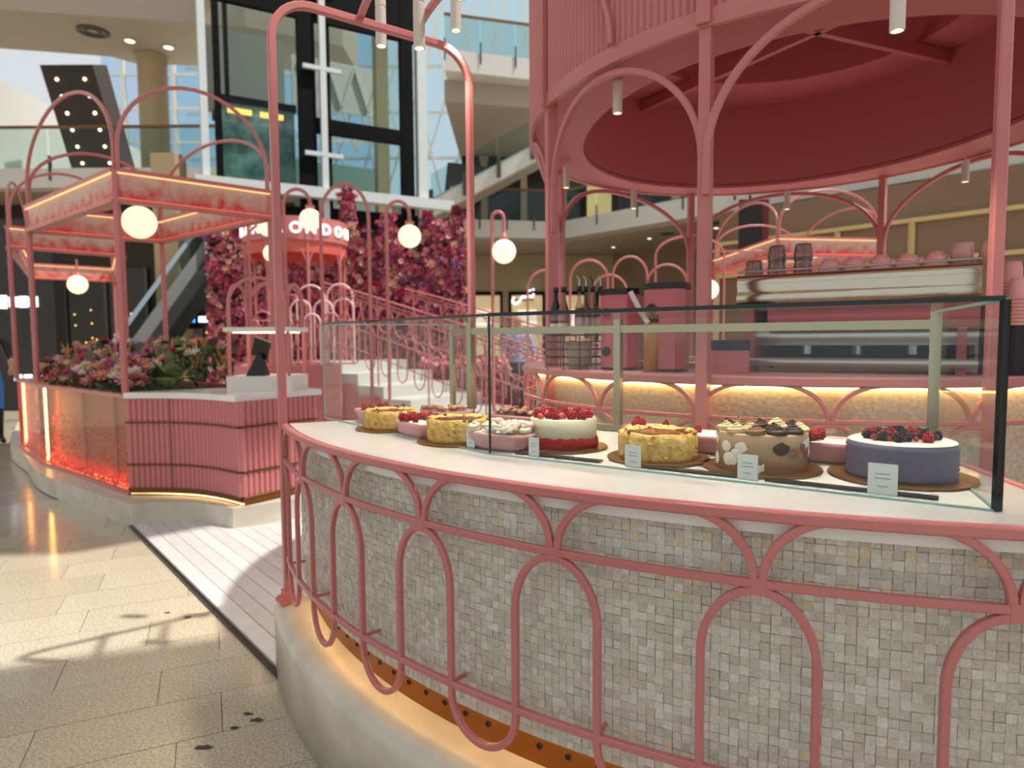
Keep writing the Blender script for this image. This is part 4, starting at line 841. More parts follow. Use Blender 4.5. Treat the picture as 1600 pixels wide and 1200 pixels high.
obj('low_foliage', fol, tint_mat('foliage_mix', [(0, (34, 50, 26)), (.6, (64, 88, 44)), (1, (104, 124, 66))], .6), fa, kind='stuff', tint=True)

# white box with a miniature arched pavilion on the counter
mo = Vector((-2.20, 5.12, .975)); mrz2 = -.02; mw, md = .50, .40
def mq(u, v, z): return Vector((mo.x + cos(mrz2) * u - sin(mrz2) * v, mo.y + sin(mrz2) * u + cos(mrz2) * v, z))
t = thing('counter_shrine', 'white till box with a small arched pink pavilion on top', 'stand', (mo.x, mo.y, .975))
obj('white_box', MB().box(mq(mw / 2, md / 2, 1.035), (mw, md, .12), mrz2), WPAINT, t); obj('roof_slab', MB().box(mq(mw / 2, md / 2, 1.455), (mw + .02, md + .02, .035), mrz2), WPAINT, t)
obj('slab_light', MB().box(mq(mw / 2, md / 2, 1.432), (mw - .08, md - .08, .008), mrz2), emis('slab_glow', (255, 222, 180), 3.0), t)
for u in (.02, mw - .02):
    for v in (.02, md - .02): obj('post', MB().bar(mq(u, v, 1.095), mq(u, v, 1.44), .022), PINK, t)
for v in (.02, md - .02): obj('roof_arch', MB().tube(arch_path(mq(.03, v, 0), mq(mw - .03, v, 0), 1.66, .19, 16, 1.47), (.011, .011), square=True, ref=(0, 1, 0)), PINK, t)
for u in (.02, mw - .02): obj('roof_arch', MB().tube(arch_path(mq(u, .03, 0), mq(u, md - .03, 0), 1.64, .17, 16, 1.47), (.011, .011), square=True, ref=(1, 0, 0)), PINK, t)
t = thing('till_tablet', 'black tablet on a slanted stand under the small pavilion', 'tablet', (-1.98, 5.22, 1.096)); 
obj('stand', MB().add([(-2.06, 5.14, 1.096), (-1.92, 5.14, 1.096), (-1.94, 5.17, 1.26), (-1.98, 5.17, 1.26), (-2.06, 5.28, 1.096), (-1.92, 5.28, 1.096), (-1.94, 5.20, 1.26), (-1.98, 5.20, 1.26)], [(0, 1, 2, 3), (7, 6, 5, 4), (0, 3, 7, 4), (1, 5, 6, 2), (3, 2, 6, 7)]), BLACK, t)
obj('screen', MB().box((-1.95, 5.19, 1.31), (.13, .02, .15), rot=Euler((.3, .35, 0)).to_matrix()), BLACK, t)

# ================================================================== sign kiosk, stairs, street lamps, flower wall
SX, SY, SR = -3.67, 11.5, .86
sk = thing('sign_kiosk', 'small round pink kiosk with white lettering around its rim', 'kiosk', (SX, SY, 0))
CORAL = mat('coral_lining', (214, 96, 82), .5)
obj('podium', MB().lathe([(0, 0), (1.05, 0), (1.05, .96), (1.0, 1.0), (0, 1.0)], (SX, SY, 0), 48, s=False), PINKF, sk)
obj('rim_band', MB().ring((SX, SY), SR - .03, SR, 2.97, 3.34, 0, 360, 64), PINK, sk); obj('roof', MB().ring((SX, SY), .001, SR, 3.30, 3.34, 0, 360, 48), PINKD, sk)
obj('lining', MB().ring((SX, SY), SR - .10, SR - .032, 2.78, 3.25, 0, 360, 64), CORAL, sk); obj('ceiling_disc', MB().ring((SX, SY), .001, SR - .1, 3.1, 3.13, 0, 360, 48), CORAL, sk)
for i in range(8):
    a = R_(i * 45 - 72 + 12); p = (SX + (SR - .04) * cos(a), SY + (SR - .04) * sin(a)); obj('column', MB().tube([(p[0], p[1], 1.0), (p[0], p[1], 2.98)], (.022, .022), square=True, ref=(cos(a), sin(a), 0)), PINK, sk)
    pts = [(SX + (SR - .04) * cos(a + R_(22.5 + 21.5 * cos(t))), SY + (SR - .04) * sin(a + R_(22.5 + 21.5 * cos(t))), 2.55 + .36 * sin(t)) for t in [pi - pi * j / 14 for j in range(15)]]
    obj('arch', MB().tube(pts, .014, 6), PINK, sk)
SIGNW = emis('sign_white', (255, 250, 245), 1.6)
for ch, rel in zip('EL&NLONDON', (-83, -70, -57.5, -44, -17, 0, 15.5, 33, 51, 70)):
    a = R_(-72.3 + rel); cu = bpy.data.curves.new('letter', 'FONT'); cu.body = ch; cu.size = .235; cu.extrude = .012; cu.offset = .004; cu.align_x = 'CENTER'; cu.materials.append(SIGNW)
    o0 = bpy.data.objects.new('letter_curve', cu); COL.objects.link(o0); dg_ = bpy.context.evaluated_depsgraph_get(); dg_.update(); lm = bpy.data.meshes.new_from_object(o0.evaluated_get(dg_)); bpy.data.objects.remove(o0); o = bpy.data.objects.new('letter', lm); COL.objects.link(o); o.parent = sk; o.location = ((SR + .012) * cos(a), (SR + .012) * sin(a), 3.075); o.rotation_euler = (pi / 2, 0, a + pi / 2); o['label'] = 'raised white letter'
# stairs
sd = Vector((.8, -.6)); sw = Vector((.6, .8)); s0 = Vector((-2.75, 10.2))
st = thing('staircase', 'short white staircase with pink sides leading up to the sign kiosk', 'stairs', (s0.x, s0.y, 0))
STW = mat('stair_white', (206, 204, 200), .35)
for k in range(6):
    h = 1.03 - .17 * k; a, b = s0 + sd * (.55 * (k - 1) if k else -.35), s0 + sd * .55 * k
    q = lambda p, w: tuple(p + sw * w)
    obj('step', MB().prism([q(a, .03), q(b, .03), q(b, 1.6), q(a, 1.6)], .0, h), STW, st)
    obj('stringer', MB().prism([q(a, 0), q(b - sd * .02, 0), q(b - sd * .02, .03), q(a, .03)], 0, h - .15), PINKF, st)
def stair_rail(off, label):
    t = thing('stair_railing', label, 'railing', (s0.x + sw.x * off, s0.y + sw.y * off, 0), 'loop railings of the staircase'); zf = lambda s: 2.24 - .255 * s
    P = lambda s, z: Vector((s0.x + sd.x * s + sw.x * off, s0.y + sd.y * s + sw.y * off, z))
    for dz, r in ((0, .014), (-.06, .010), (-.11, .010), (-.55, .010), (-.85, .010)): obj('rail', MB().tube([P(-.1, zf(0) + dz), P(.6, zf(.6) + dz), P(4.0, zf(4.0) + dz)], r, 6), PINK, t)
    n = 12
    for i in range(n):
        s = .1 + i * .33; z = zf(s)
        if i % 3 == 0: obj('baluster', MB().tube([P(s, max(0.02, z - 1.25)), P(s, z)], .012, 6), PINK, t)
        rr = .15; obj('ring_loop', MB().tube([P(s + .16 + rr * cos(u), z - .28 - .255 * .16 + .17 * sin(u)) for u in [2 * pi * j / 16 for j in range(16)]], .010, 5, closed=True), PINK, t)
        obj('long_loop', MB().tube([P(s + .16 - .1 + .0, z - .62)] + [P(s + .16 + .1 * cos(u), z - .95 + .16 * sin(u)) for u in [pi + pi * j / 10 for j in range(11)]] + [P(s + .26, z - .62)] + [P(s + .16 + .1 * cos(u), z - .62 + .13 * sin(u)) for u in [pi * j / 8 for j in range(1, 8)]], .010, 5, closed=True), PINK, t)
    return t
stair_rail(-.05, 'near pink loop railing sloping down beside the white stairs'); stair_rail(1.65, 'far pink loop railing behind the white stairs')
# looped screen in front of the kiosk
t = thing('loop_screen', 'screen of pink loops and arches standing before the sign kiosk', 'railing', (-2.9, 10.2, 1.0))
LOOP_LIT = mat('sunlit_loop', (240, 200, 202), .3)  # paler copy of the pink, with sunlight put into the colour
for i, (x, y, w, z) in enumerate(((-3.62, 10.0, .2, 2.2), (-3.3, 10.1, .2, 2.05), (-2.98, 9.95, .21, 2.18), (-2.56, 10.0, .19, 2.20), (-2.78, 9.9, .14, 1.95), (-2.5, 9.95, .15, 1.98), (-3.12, 9.9, .15, 1.96), (-2.94, 9.85, .12, 1.75), (-2.66, 9.85, .12, 1.76), (-3.42, 9.9, .14, 1.8), (-3.7, 9.95, .13, 1.8))):
    obj('loop', MB().tube(arch_path((x - w, y), (x + w, y), z - w, w, 14, 1.0), .016, 6), LOOP_LIT if i in (2, 3, 4, 5, 6, 7) else PINK, t)
for i in range(9): x = -3.8 + i * .17; obj('ring', MB().tube([(x + .085 * cos(u), 9.9, 1.45 + .22 * sin(u)) for u in [2 * pi * j / 16 for j in range(16)]], .012, 5, closed=True), PINK, t)
for z in (1.02, 1.25, 1.66): obj('rail', MB().tube([(-3.85, 9.92, z), (-2.35, 9.92, z)], .012, 6), PINK, t)
obj('base', MB().box((-3.2, 9.93, .5), (1.3, .12, 1.0)), PINKF, t)
# street lamps
def street(px_, gx, y, z, r, zt, label):
    t = thing('street_lamp', label, 'lamp', (px_, y, 0), 'hooked globe street lamps'); c = ((px_ + gx) / 2, y, zt - (gx - px_) * .55); w = abs(gx - px_) / 2
    obj('pole', MB().tube([(px_, y, 0), (px_, y, c[2])] + arc(c, w, w * 1.1, 180, 0, 14, (1, 0, 0))[1:] + [(gx, y, z + r + .06)], .021, 8), PINK, t)
    obj('cap', MB().lathe([(0, r + .085), (.022, r + .085), (.024, r + .045), (.055, r + .035), (.055, r + .01), (0, r)], (gx, y, z), 16), PINK, t); obj('globe', MB().ball((gx, y, z), r, 24, 16), GLOBE, t)
    obj('foot', MB().lathe([(0, 0), (.07, 0), (.07, .03), (.03, .06), (0, .06)], (px_, y, .0), 14), PINK, t)
street(-2.69, -2.374, 8.0, 2.795, .128, 3.15, 'hooked globe lamp beside the lettered rim'); street(-1.475, -1.202, 8.0, 2.592, .135, 3.0, 'hooked globe lamp in front of the flower wall'); street(-.222, -.085, 8.0, 2.404, .142, 2.87, 'hooked globe lamp right of the flower wall')
street(-3.35, -3.10, 8.6, 2.82, .125, 3.12, 'hooked globe lamp overlapping the first letters of the sign'); street(-3.62, -3.30, 9.3, 2.57, .12, 2.95, 'lower globe lamp under the lettered rim')
t = thing('garden_arch', 'tall pink hoop arch standing beside the lettered rim', 'arch', (-1.84, 7.5, 0)); obj('hoop', MB().tube(arch_path((-2.115, 7.5), (-1.58, 7.5), 2.72, .37, 20, 0), .020, 8), PINK, t); obj('tie_bar', MB().bar((-2.115, 7.5, .5), (-1.58, 7.5, .5), .02), PINK, t)
# flower wall
fw = thing('flower_wall', 'tall castle-shaped wall covered in crimson and mauve flowers', 'flower wall', (-3.4, 13.2, 0))
FWC = tint_mat('wall_flowers', [(0, (70, 44, 66)), (.18, (120, 44, 70)), (.4, (164, 52, 80)), (.62, (196, 88, 116)), (.8, (214, 136, 148)), (.93, (224, 180, 156)), (1, (104, 96, 54))], .6)
obj('backing', MB().box((-3.45, 13.3, 1.7), (4.8, .7, 3.4)), mat('dark_backing', (60, 30, 36), .9), fw)
TUR = ((-3.15, 4.30, .17), (-2.41, 3.75, .14), (-1.64, 3.80, .12), (-1.06, 3.92, .12))
for x, zt, r in TUR: obj('turret', MB().lathe([(0, 0), (r * 1.3, 0), (r * 1.1, .2), (r * .85, (zt - 3.3) * .7), (r * .35, zt - 3.3), (0, zt - 3.28)], (x, 13.1, 3.3), 12), mat('turret_core', (120, 40, 66), .9), fw)
def wall_pt():
    u = rnd.random()
    if u < .80: x = rnd.uniform(-5.85, -1.03); top = 3.42 + .10 * sin(x * 3.1) + .08 * sin(x * 7.3) + (.12 if x > -1.4 else 0); return Vector((x, 12.95 + rnd.uniform(-.05, .03), rnd.uniform(.3, top))), Vector((0, -1, 0))
    if u < .90: x, zt, r = rnd.choice(TUR); z = rnd.uniform(3.3, zt); rr = r * (1.25 - .8 * (z - 3.3) / (zt - 3.3)); a = rnd.uniform(pi, 2 * pi); return Vector((x + rr * cos(a), 13.1 + rr * sin(a), z)), Vector((cos(a), sin(a), 0))
    if u < .96: return Vector((-1.02 + rnd.uniform(-.04, .06), rnd.uniform(12.95, 13.6), rnd.uniform(.5, 3.6))), Vector((1, 0, 0))
    return Vector((rnd.uniform(-5.85, -1.03), rnd.uniform(12.9, 13.6), 3.44)), Vector((0, 0, 1))
m = MB()
for i in range(9000):
    p, n_ = wall_pt(); s_ = rnd.uniform(.035, .075); q = (n_ + Vector((rnd.uniform(-.6, .6), rnd.uniform(-.4, .4), rnd.uniform(-.5, .6)))).normalized(); a_v = q.orthogonal().normalized(); b_v = q.cross(a_v); a0 = rnd.uniform(0, 2)
    ring_ = [p + (a_v * cos(a0 + j * 2 * pi / 5) + b_v * sin(a0 + j * 2 * pi / 5)) * s_ + q * s_ * .3 for j in range(5)]
    m.add([p] + ring_, [(0, j + 1, (j + 1) % 5 + 1) for j in range(5)], 0, False, rnd.random())
obj('wall_blossom', m, FWC, fw, kind='stuff', tint=True)
WB = [bloom(mat('wallbloom_%d' % i, c, .6), 'peony') for i, c in enumerate(((176, 36, 76), (206, 84, 124), (150, 92, 140), (214, 150, 150), (120, 30, 60), (222, 176, 150)))]
for i in range(290):
    p, n_ = wall_pt(); inst('bloom', rnd.choice(WB), fw, p + n_ * .04, (n_ + Vector((rnd.uniform(-.5, .5), 0, rnd.uniform(-.2, .6)))).to_track_quat('Z', 'Y').to_euler(), rnd.uniform(.06, .11))
fb = thing('flower_bank', 'low bank of pink blossom at the foot of the flower wall', 'flowers', (-.6, 11.6, 0)); m = MB(); obj('mound', MB().box((-.5, 11.85, .4), (2.2, .8, .8)), mat('bank_core', (110, 60, 74), .9), fb)
for i in range(2200):
    p = Vector((rnd.uniform(-1.6, .6), rnd.uniform(11.4, 12.25), .8 + .25 * rnd.random() ** 2)) if i % 2 else Vector((rnd.uniform(-1.6, .6), 11.42, rnd.uniform(.1, .9))); s_ = rnd.uniform(.03, .07); e_ = Euler((rnd.uniform(-1, 1), rnd.uniform(-1, 1), 0)).to_matrix()
    m.add([p] + [p + e_ @ Vector((s_ * cos(j * 1.2566), s_ * sin(j * 1.2566), s_ * .3)) for j in range(5)], [(0, j + 1, (j + 1) % 5 + 1) for j in range(5)], 0, False, .4 + .55 * rnd.random())
obj('bank_blossom', m, FWC, fb, kind='stuff', tint=True)
# pergola and arches behind the bar
pergola('lit pergola glimpsed behind the bar to the right', [(3.5, 8.84), (4.95, 9.07), (4.95, 11.5), (3.42, 11.3)], 0, 2.44, 2.67, (.45, .4, .4, .45), .02, .022, group='pergolas with glowing fascias')
globe_lamp((2.62, 8.9, 2.0), 'globe lamp beside the bar column on the right', .13, [(2.62, 8.9, 2.15), (2.62, 8.9, 2.5), (3.1, 8.9, 2.5), (3.5, 8.84, 2.5)])
t = thing('arch_fence', 'row of slim pink hoops behind the syrup bottles', 'fence', (1.6, 8.2, 0))
for x0, x1, zt in ((.72, 1.18, 2.32), (1.24, 1.66, 2.36), (.98, 1.42, 2.14), (1.66, 2.15, 2.26), (1.76, 2.6, 2.6), (.2, .62, 2.2)): obj('hoop', MB().tube(arch_path((x0, 8.2), (x1, 8.2), zt - .24, .24, 14, 0), .014, 6), PINK, t)
obj('ground_rail', MB().bar((.2, 8.2, .9), (2.6, 8.2, .9), .02), PINK, t)
# people
SKIN = mat('skin', (196, 146, 118), .5); HAIR = mat('dark_hair', (34, 26, 22), .6)
def person(label, x, y, rz, topm, botm, pose, group=None, foot=.09):
    t = thing('person', label, 'person', (x, y, 0), group); J = pose; names = list(J); idx = {n: i for i, n in enumerate(names)}
    me = bpy.data.meshes.new('body'); E_ = [('pelvis', 'waist'), ('waist', 'chest'), ('chest', 'neck'), ('neck', 'head'), ('head', 'crown')]
    for s_ in 'lr': E_ += [('pelvis', 'hip' + s_), ('hip' + s_, 'knee' + s_), ('knee' + s_, 'ankle' + s_), ('ankle' + s_, 'toe' + s_), ('chest', 'sho' + s_), ('sho' + s_, 'elb' + s_), ('elb' + s_, 'wri' + s_), ('wri' + s_, 'palm' + s_)] + [('palm' + s_, 'fin%d' % k + s_) for k in range(5)]
    me.from_pydata([J[n][0] for n in names], [(idx[a], idx[b]) for a, b in E_], [])
    o = bpy.data.objects.new('body', me); COL.objects.link(o); o.parent = t; o.rotation_euler = (0, 0, rz)
    md_ = o.modifiers.new('skin', 'SKIN'); 
    for i, n in enumerate(names): me.skin_vertices[0].data[i].radius = J[n][1]; me.skin_vertices[0].data[i].use_root = n == 'pelvis'
    o.modifiers.new('sub', 'SUBSURF').levels = 1
    dg = bpy.context.evaluated_depsgraph_get(); dg.update(); new = bpy.data.meshes.new_from_object(o.evaluated_get(dg)); o.modifiers.clear(); o.data = new; new.materials.clear()
    for M in (SKIN, topm, botm, HAIR, BLACK): new.materials.append(M)
    hx = J['head'][0]
    for p in new.polygons:
        c = p.center; r = hypot(c.x, c.y); z = c.z; p.use_smooth = True
        mi = 0
        if z < foot: mi = 4
        elif z < J['waist'][0][2] - .06 and not any((Vector(J[k + s_][0]) - c).length < .13 for k in ('wri', 'palm') for s_ in 'lr'): mi = 2
        elif z < J['neck'][0][2] - .02 and not any((Vector(J[k + s_][0]) - c).length < .15 for k in ('wri', 'palm') for s_ in 'lr'): mi = 1
        elif z > J['head'][0][2] + .07 or (z > J['neck'][0][2] + .06 and c.y > hx[1] + .02): mi = 3
        p.material_index = mi
    # face
    R3 = Matrix.Rotation(rz, 3, 'Z'); hw = R3 @ Vector(hx) + Vector((x, y, 0))
    for s_ in (-1, 1): obj('eye', MB().ball(hw + R3 @ Vector((.032 * s_, -.088, .02)), .011, 8, 6), BLACK, t); obj('ear', MB().ball(hw + R3 @ Vector((.082 * s_, .0, .0)), .022, 8, 6), SKIN, t)
    obj('nose', MB().ball(hw + R3 @ Vector((0, -.10, -.012)), .014, 8, 6, sz=1.6), SKIN, t); obj('mouth', MB().ball(hw + R3 @ Vector((0, -.086, -.05)), .016, 8, 6, sz=.4), mat('lips', (160, 84, 80), .5), t)
    return t
def stand(arm=0., lean=0.):
    J = dict(pelvis=((0, 0, .95), (.13, .10)), waist=((0, 0, 1.08), (.125, .09)), chest=((0, -lean * .3, 1.34), (.155, .105)), neck=((0, -lean * .5, 1.50), (.055, .055)), head=((0, -.02 - lean * .6, 1.63), (.078, .09)), crown=((0, -.01 - lean * .6, 1.73), (.065, .075)))
    for s_, k in (('l', -1), ('r', 1)):
        J['hip' + s_] = ((.09 * k, 0, .88), (.09, .09)); J['knee' + s_] = ((.10 * k, -.02, .49), (.06, .06)); J['ankle' + s_] = ((.10 * k, .02, .09), (.04, .045)); J['toe' + s_] = ((.11 * k, -.14, .04), (.04, .03))
        J['sho' + s_] = ((.19 * k, 0, 1.42), (.065, .065)); J['elb' + s_] = ((.25 * k, -.02 - arm * .05, 1.14), (.045, .045)); J['wri' + s_] = ((.25 * k - arm * .06 * k, -.08 - arm * .2, .92 + arm * .2), (.032, .03)); J['palm' + s_] = ((.25 * k - arm * .09 * k, -.10 - arm * .27, .85 + arm * .22), (.034, .02))
        for q in range(5): J['fin%d' % q + s_] = ((.25 * k - arm * .12 * k + (q - 2) * .018 * k, -.12 - arm * .33 - (.02 if q == 0 else 0), (.77 + (.03 if q in (0, 4) else 0)) + arm * .24), (.010, .010))
    return J
def stripe_mat():
    m = mat('striped_cloth', (60, 70, 130), .7); nt = m.node_tree; tc = nt.nodes.new('ShaderNodeTexCoord'); w = nt.nodes.new('ShaderNodeTexWave'); w.wave_type = 'BANDS'; w.bands_direction = 'Z'; w.inputs['Scale'].default_value = 9; nt.links.new(tc.outputs['Object'], w.inputs[0]); r = nt.nodes.new('ShaderNodeValToRGB'); r.color_ramp.interpolation = 'CONSTANT'; r.color_ramp.elements[0].color = lin((60, 66, 140)); r.color_ramp.elements[1].color = lin((214, 214, 224)); r.color_ramp.elements[1].position = .6; nt.links.new(w.outputs['Fac'], r.inputs[0]); nt.links.new(r.outputs[0], nt.nodes['Principled BSDF'].inputs['Base Color']); return m
person('person in a blue striped top standing beyond the stair railing', .09, 10.4, .3, stripe_mat(), mat('dark_trousers', (40, 44, 60), .8), stand(.4))
person('person in black top and bright blue trousers at the far left edge', -6.98, 8.85, .9, BLACK, mat('blue_cloth', (52, 130, 210), .7), stand(.7), foot=.5)

# ================================================================== the mall around
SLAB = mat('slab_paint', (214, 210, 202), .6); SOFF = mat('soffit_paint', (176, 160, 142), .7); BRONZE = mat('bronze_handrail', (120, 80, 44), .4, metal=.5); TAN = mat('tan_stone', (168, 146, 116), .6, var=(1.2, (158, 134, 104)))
DARKG = mat('dark_glazing', (24, 28, 28), .12); BEIGE = mat('beige_column', (178, 156, 120), .55); BROWN = mat('brown_cladding', (64, 52, 44), .5); MULL = mat('pale_mullion', (222, 218, 206), .5); SHOPL = emis('shop_light', (255, 226, 176), 1.2); DIM = mat('dim_interior', (60, 52, 44), .8); DOTL = emis('downlight_glow', (255, 232, 190), 6.0)
def slab(name, poly, z0, z1, label, mt=SLAB, sm=None):
    return struct(name, MB().prism(poly, z0, z1), mt, label=label)
# left, first floor gallery
slab('ceiling_first_left', [(-17, 19.5), (-7.6, 19.5), (-5.2, 21.5), (-5.2, 33), (-17, 33)], 5.8, 6.35, 'white edged gallery slab on the left')
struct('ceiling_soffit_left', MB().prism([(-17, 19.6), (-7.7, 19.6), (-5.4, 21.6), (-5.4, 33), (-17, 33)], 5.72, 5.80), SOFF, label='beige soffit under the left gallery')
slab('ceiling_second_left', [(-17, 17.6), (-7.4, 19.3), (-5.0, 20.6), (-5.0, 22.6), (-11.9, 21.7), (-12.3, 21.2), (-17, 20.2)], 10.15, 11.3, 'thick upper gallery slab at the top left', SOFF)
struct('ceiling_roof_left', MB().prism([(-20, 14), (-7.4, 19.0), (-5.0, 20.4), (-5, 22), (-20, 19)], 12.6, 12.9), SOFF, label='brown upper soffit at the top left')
def balustrade(pts, z, label, n=4, h=1.15, tint=GLASSB, group='glass balustrades of the galleries'):
    t = thing('glass_balustrade', label, 'balustrade', (pts[0][0], pts[0][1], z), group)
    for a, b in zip(pts, pts[1:]):
        a, b = Vector((a[0], a[1], z)), Vector((b[0], b[1], z)); zz = (b.z - a.z)
        for i in range(n):
            p, q = a.lerp(b, (i + .01) / n), a.lerp(b, (i + .99) / n); obj('pane', MB().add([p, q, q + Vector((0, 0, h)), p + Vector((0, 0, h))], [(0, 1, 2, 3)]), tint, t); obj('post', MB().bar(p + Vector((0, 0, -.35)), p + Vector((0, 0, h * .3)), .10, .05), mat_POST, t)
        obj('handrail', MB().bar(a + Vector((0, 0, h)), b + Vector((0, 0, h)), .09, .07), BRONZE, t)
    return t
mat_POST = mat('balustrade_post', (84, 78, 70), .5, metal=.4)
balustrade([(-17, 19.5), (-7.6, 19.5)], 6.35, 'glass balustrade with bronze handrail along the left gallery', 5)
t = thing('round_column', 'beige round column on the left gallery', 'column', (-11.05, 21.2, 6.35)); obj('shaft', MB().lathe([(.42, 0), (.42, 3.79)], (-11.05, 21.2, 6.35), 28), BEIGE, t); obj('collar', MB().lathe([(.43, 3.6), (.47, 3.79)], (-11.05, 21.2, 6.35), 28), BEIGE, t)
t = thing('square_column', 'beige square column beside the escalator', 'column', (-8.05, 16, 0)); obj('shaft', MB().box((-8.05, 16, 2.86), (.56, .56, 5.72)), BEIGE, t); obj('base', MB().box((-8.05, 16, .1), (.66, .66, .2)), BROWN, t)
# sloping escalator underside with spotlights
t = thing('escalator_soffit', 'dark sloping escalator underside dotted with small lights', 'escalator', (-14, 22.5, 6.35))
def slope(s, u, z=0): return Vector((-15.35 + .75 * s + 1.72 * u, 22.4 + .4 * s, 10.4 - 3.75 * s + z))
obj('casing', MB().add([slope(0, 0), slope(0, 1), slope(1.09, 1), slope(1.09, 0), slope(0, 0) + Vector((0, .8, .3)), slope(0, 1) + Vector((0, .8, .3)), slope(1.09, 1) + Vector((0, .8, .0)), slope(1.09, 0) + Vector((0, .8, .0))], [(0, 3, 2, 1), (4, 5, 6, 7), (0, 4, 7, 3), (1, 2, 6, 5)]), BROWN, t)
for i in range(7):
    for u in (.25, .78): c = slope(.12 + i * .14, u) + Vector((0, -.02, 0)); obj('light', MB().ball(c, .05, 10, 6), DOTL, t)
# glazed end of the left gallery with sky behind
t = thing('glazed_wall', 'white mullioned window wall behind the left gallery column', 'window', (-11, 31, 6.35))
for i in range(6): obj('mullion', MB().bar((-17.5 + i * 2.3, 31, 7.4), (-17.5 + i * 2.3, 31, 15.5), .16), MULL, t)
for z in (7.45, 8.9, 10.4, 11.9, 13.4): obj('transom', MB().bar((-18.5, 31, z), (-5.5, 31, z), .14, .10), MULL, t)
obj('spandrel', MB().box((-12, 31, 6.9), (13, .2, 1.1)), SLAB, t); obj('pane', MB().add([(-18.5, 31.05, 7.4), (-5.5, 31.05, 7.4), (-5.5, 31.05, 15.5), (-18.5, 31.05, 15.5)], [(0, 1, 2, 3)]), glass_mat('sky_glazing', (205, 226, 245), 1.0), t)
t = thing('white_stair', 'white sloping stair flank at the upper left', 'stairs', (-18, 26, 6.35)); obj('flank', MB().add([(-20.5, 26, 11.2), (-17.9, 26, 10.2), (-15.0, 26, 6.6), (-17.5, 26, 6.4), (-20.5, 26, 8.6), (-20.5, 27, 11.2), (-17.9, 27, 10.2), (-15.0, 27, 6.6), (-17.5, 27, 6.4), (-20.5, 27, 8.6)], [(0, 4, 3, 2, 1), (5, 6, 7, 8, 9), (0, 1, 6, 5), (1, 2, 7, 6)]), SLAB, t); obj('handrail', MB().bar((-20.5, 25.8, 10.2), (-17.0, 25.8, 7.4), .1), mat_POST, t)
# lights and vents in the soffits
def ceiling_light(x, y, z, label, r=.11, ring=False):
    t = thing('ceiling_vent' if ring else 'downlight', label, 'vent' if ring else 'downlight', (x, y, z), 'round vents in the soffits' if ring else 'downlights in the soffits')
    if ring:
        for q in (1.0, .55): obj('vent_ring', MB().lathe([(r * q, 0), (r * q, -.03), (r * q * .72, -.04), (r * q * .7, 0)], (x, y, z), 20), mat_POST, t)
    else: obj('trim_ring', MB().lathe([(r, 0), (r * 1.15, -.02), (r * .8, -.03)], (x, y, z), 14), WPAINT, t); obj('bulb', MB().lathe([(0, -.02), (r * .8, -.02)][::-1], (x, y, z), 12, s=False), DOTL, t)
ceiling_light(-11.8, 19.5, 10.15, 'large round vent in the upper left soffit', .42, True); ceiling_light(-11.1, 20.1, 10.15, 'left downlight beside the round column', .16); ceiling_light(-10.2, 20.55, 10.15, 'right downlight beside the round column', .16)
# ground floor shops on the left
struct('wall_left', MB().box((-17, 22, 5), (.4, 36, 10)), SLAB, label='pale side wall of the mall on the left')
struct('wall_shops_left', MB().box((-11.4, 21.6, 2.86), (11.4, .3, 5.72)), DIM, label='dim shopfronts under the left gallery')
for k, (x, w, lab) in enumerate(((-15.6, 2.2, 'tall dark shop window at the far left'), (-12.9, 2.6, 'dark shop window below the farther pergola'), (-9.9, 2.6, 'dark shop window beside the escalator'), (-6.9, 1.6, 'dark shop window left of the flower wall'))):
    t = thing('shop_window', lab, 'shop window', (x, 21.3, 0), 'dark shop windows under the left gallery'); obj('glazing', MB().box((x, 21.38, 1.9), (w, .06, 3.6)), DARKG, t)
    for s_ in (-.5, 0, .5): obj('frame_post', MB().box((x + s_ * w, 21.33, 1.9), (.1, .1, 3.6)), mat_POST, t)
    for q in range(12): obj('display_light', MB().ball((x + rnd.uniform(-.45, .45) * w, 21.3, rnd.uniform(1.2, 2.6)), .03, 6, 4), emis('amber_point', (255, 190, 110), 2.0) if q == 0 else bpy.data.materials['amber_point'], t)
t = thing('shop_sign', 'small white illuminated sign on a dark pier at the left', 'sign', (-9.6, 13.3, 2.0)); obj('pier', MB().box((-9.75, 13.5, 1.9), (1.3, .3, 3.8)), mat('dark_pier', (30, 24, 24), .4), t)
for i, (dx, w, h) in enumerate(((-.36, .13, .26), (-.16, .16, .20), (.04, .16, .22), (.24, .16, .20))): obj('sign_letter', MB().box((-9.75 + dx, 13.33, 2.17), (w, .03, h)), emis('white_sign', (240, 244, 255), 2.2) if i == 0 else bpy.data.materials['white_sign'], t)
for dx in (-.15, .05, .25): obj('small_sign', MB().box((-9.75 + dx, 13.33, .66), (.14, .03, .12)), bpy.data.materials['white_sign'], t)
t = thing('blue_sign', 'tiny blue and white lit sign beside the flower wall', 'sign', (-7.0, 15.2, 1.7)); obj('sign_board', MB().box((-7.0, 15.3, 1.85), (.9, .06, .4)), BLACK, t); obj('blue_mark', MB().box((-7.3, 15.25, 1.86), (.14, .04, .14)), emis('blue_mark', (60, 150, 255), 2.5), t); obj('white_letters', MB().box((-6.92, 15.25, 1.86), (.42, .04, .13)), bpy.data.materials['white_sign'], t)
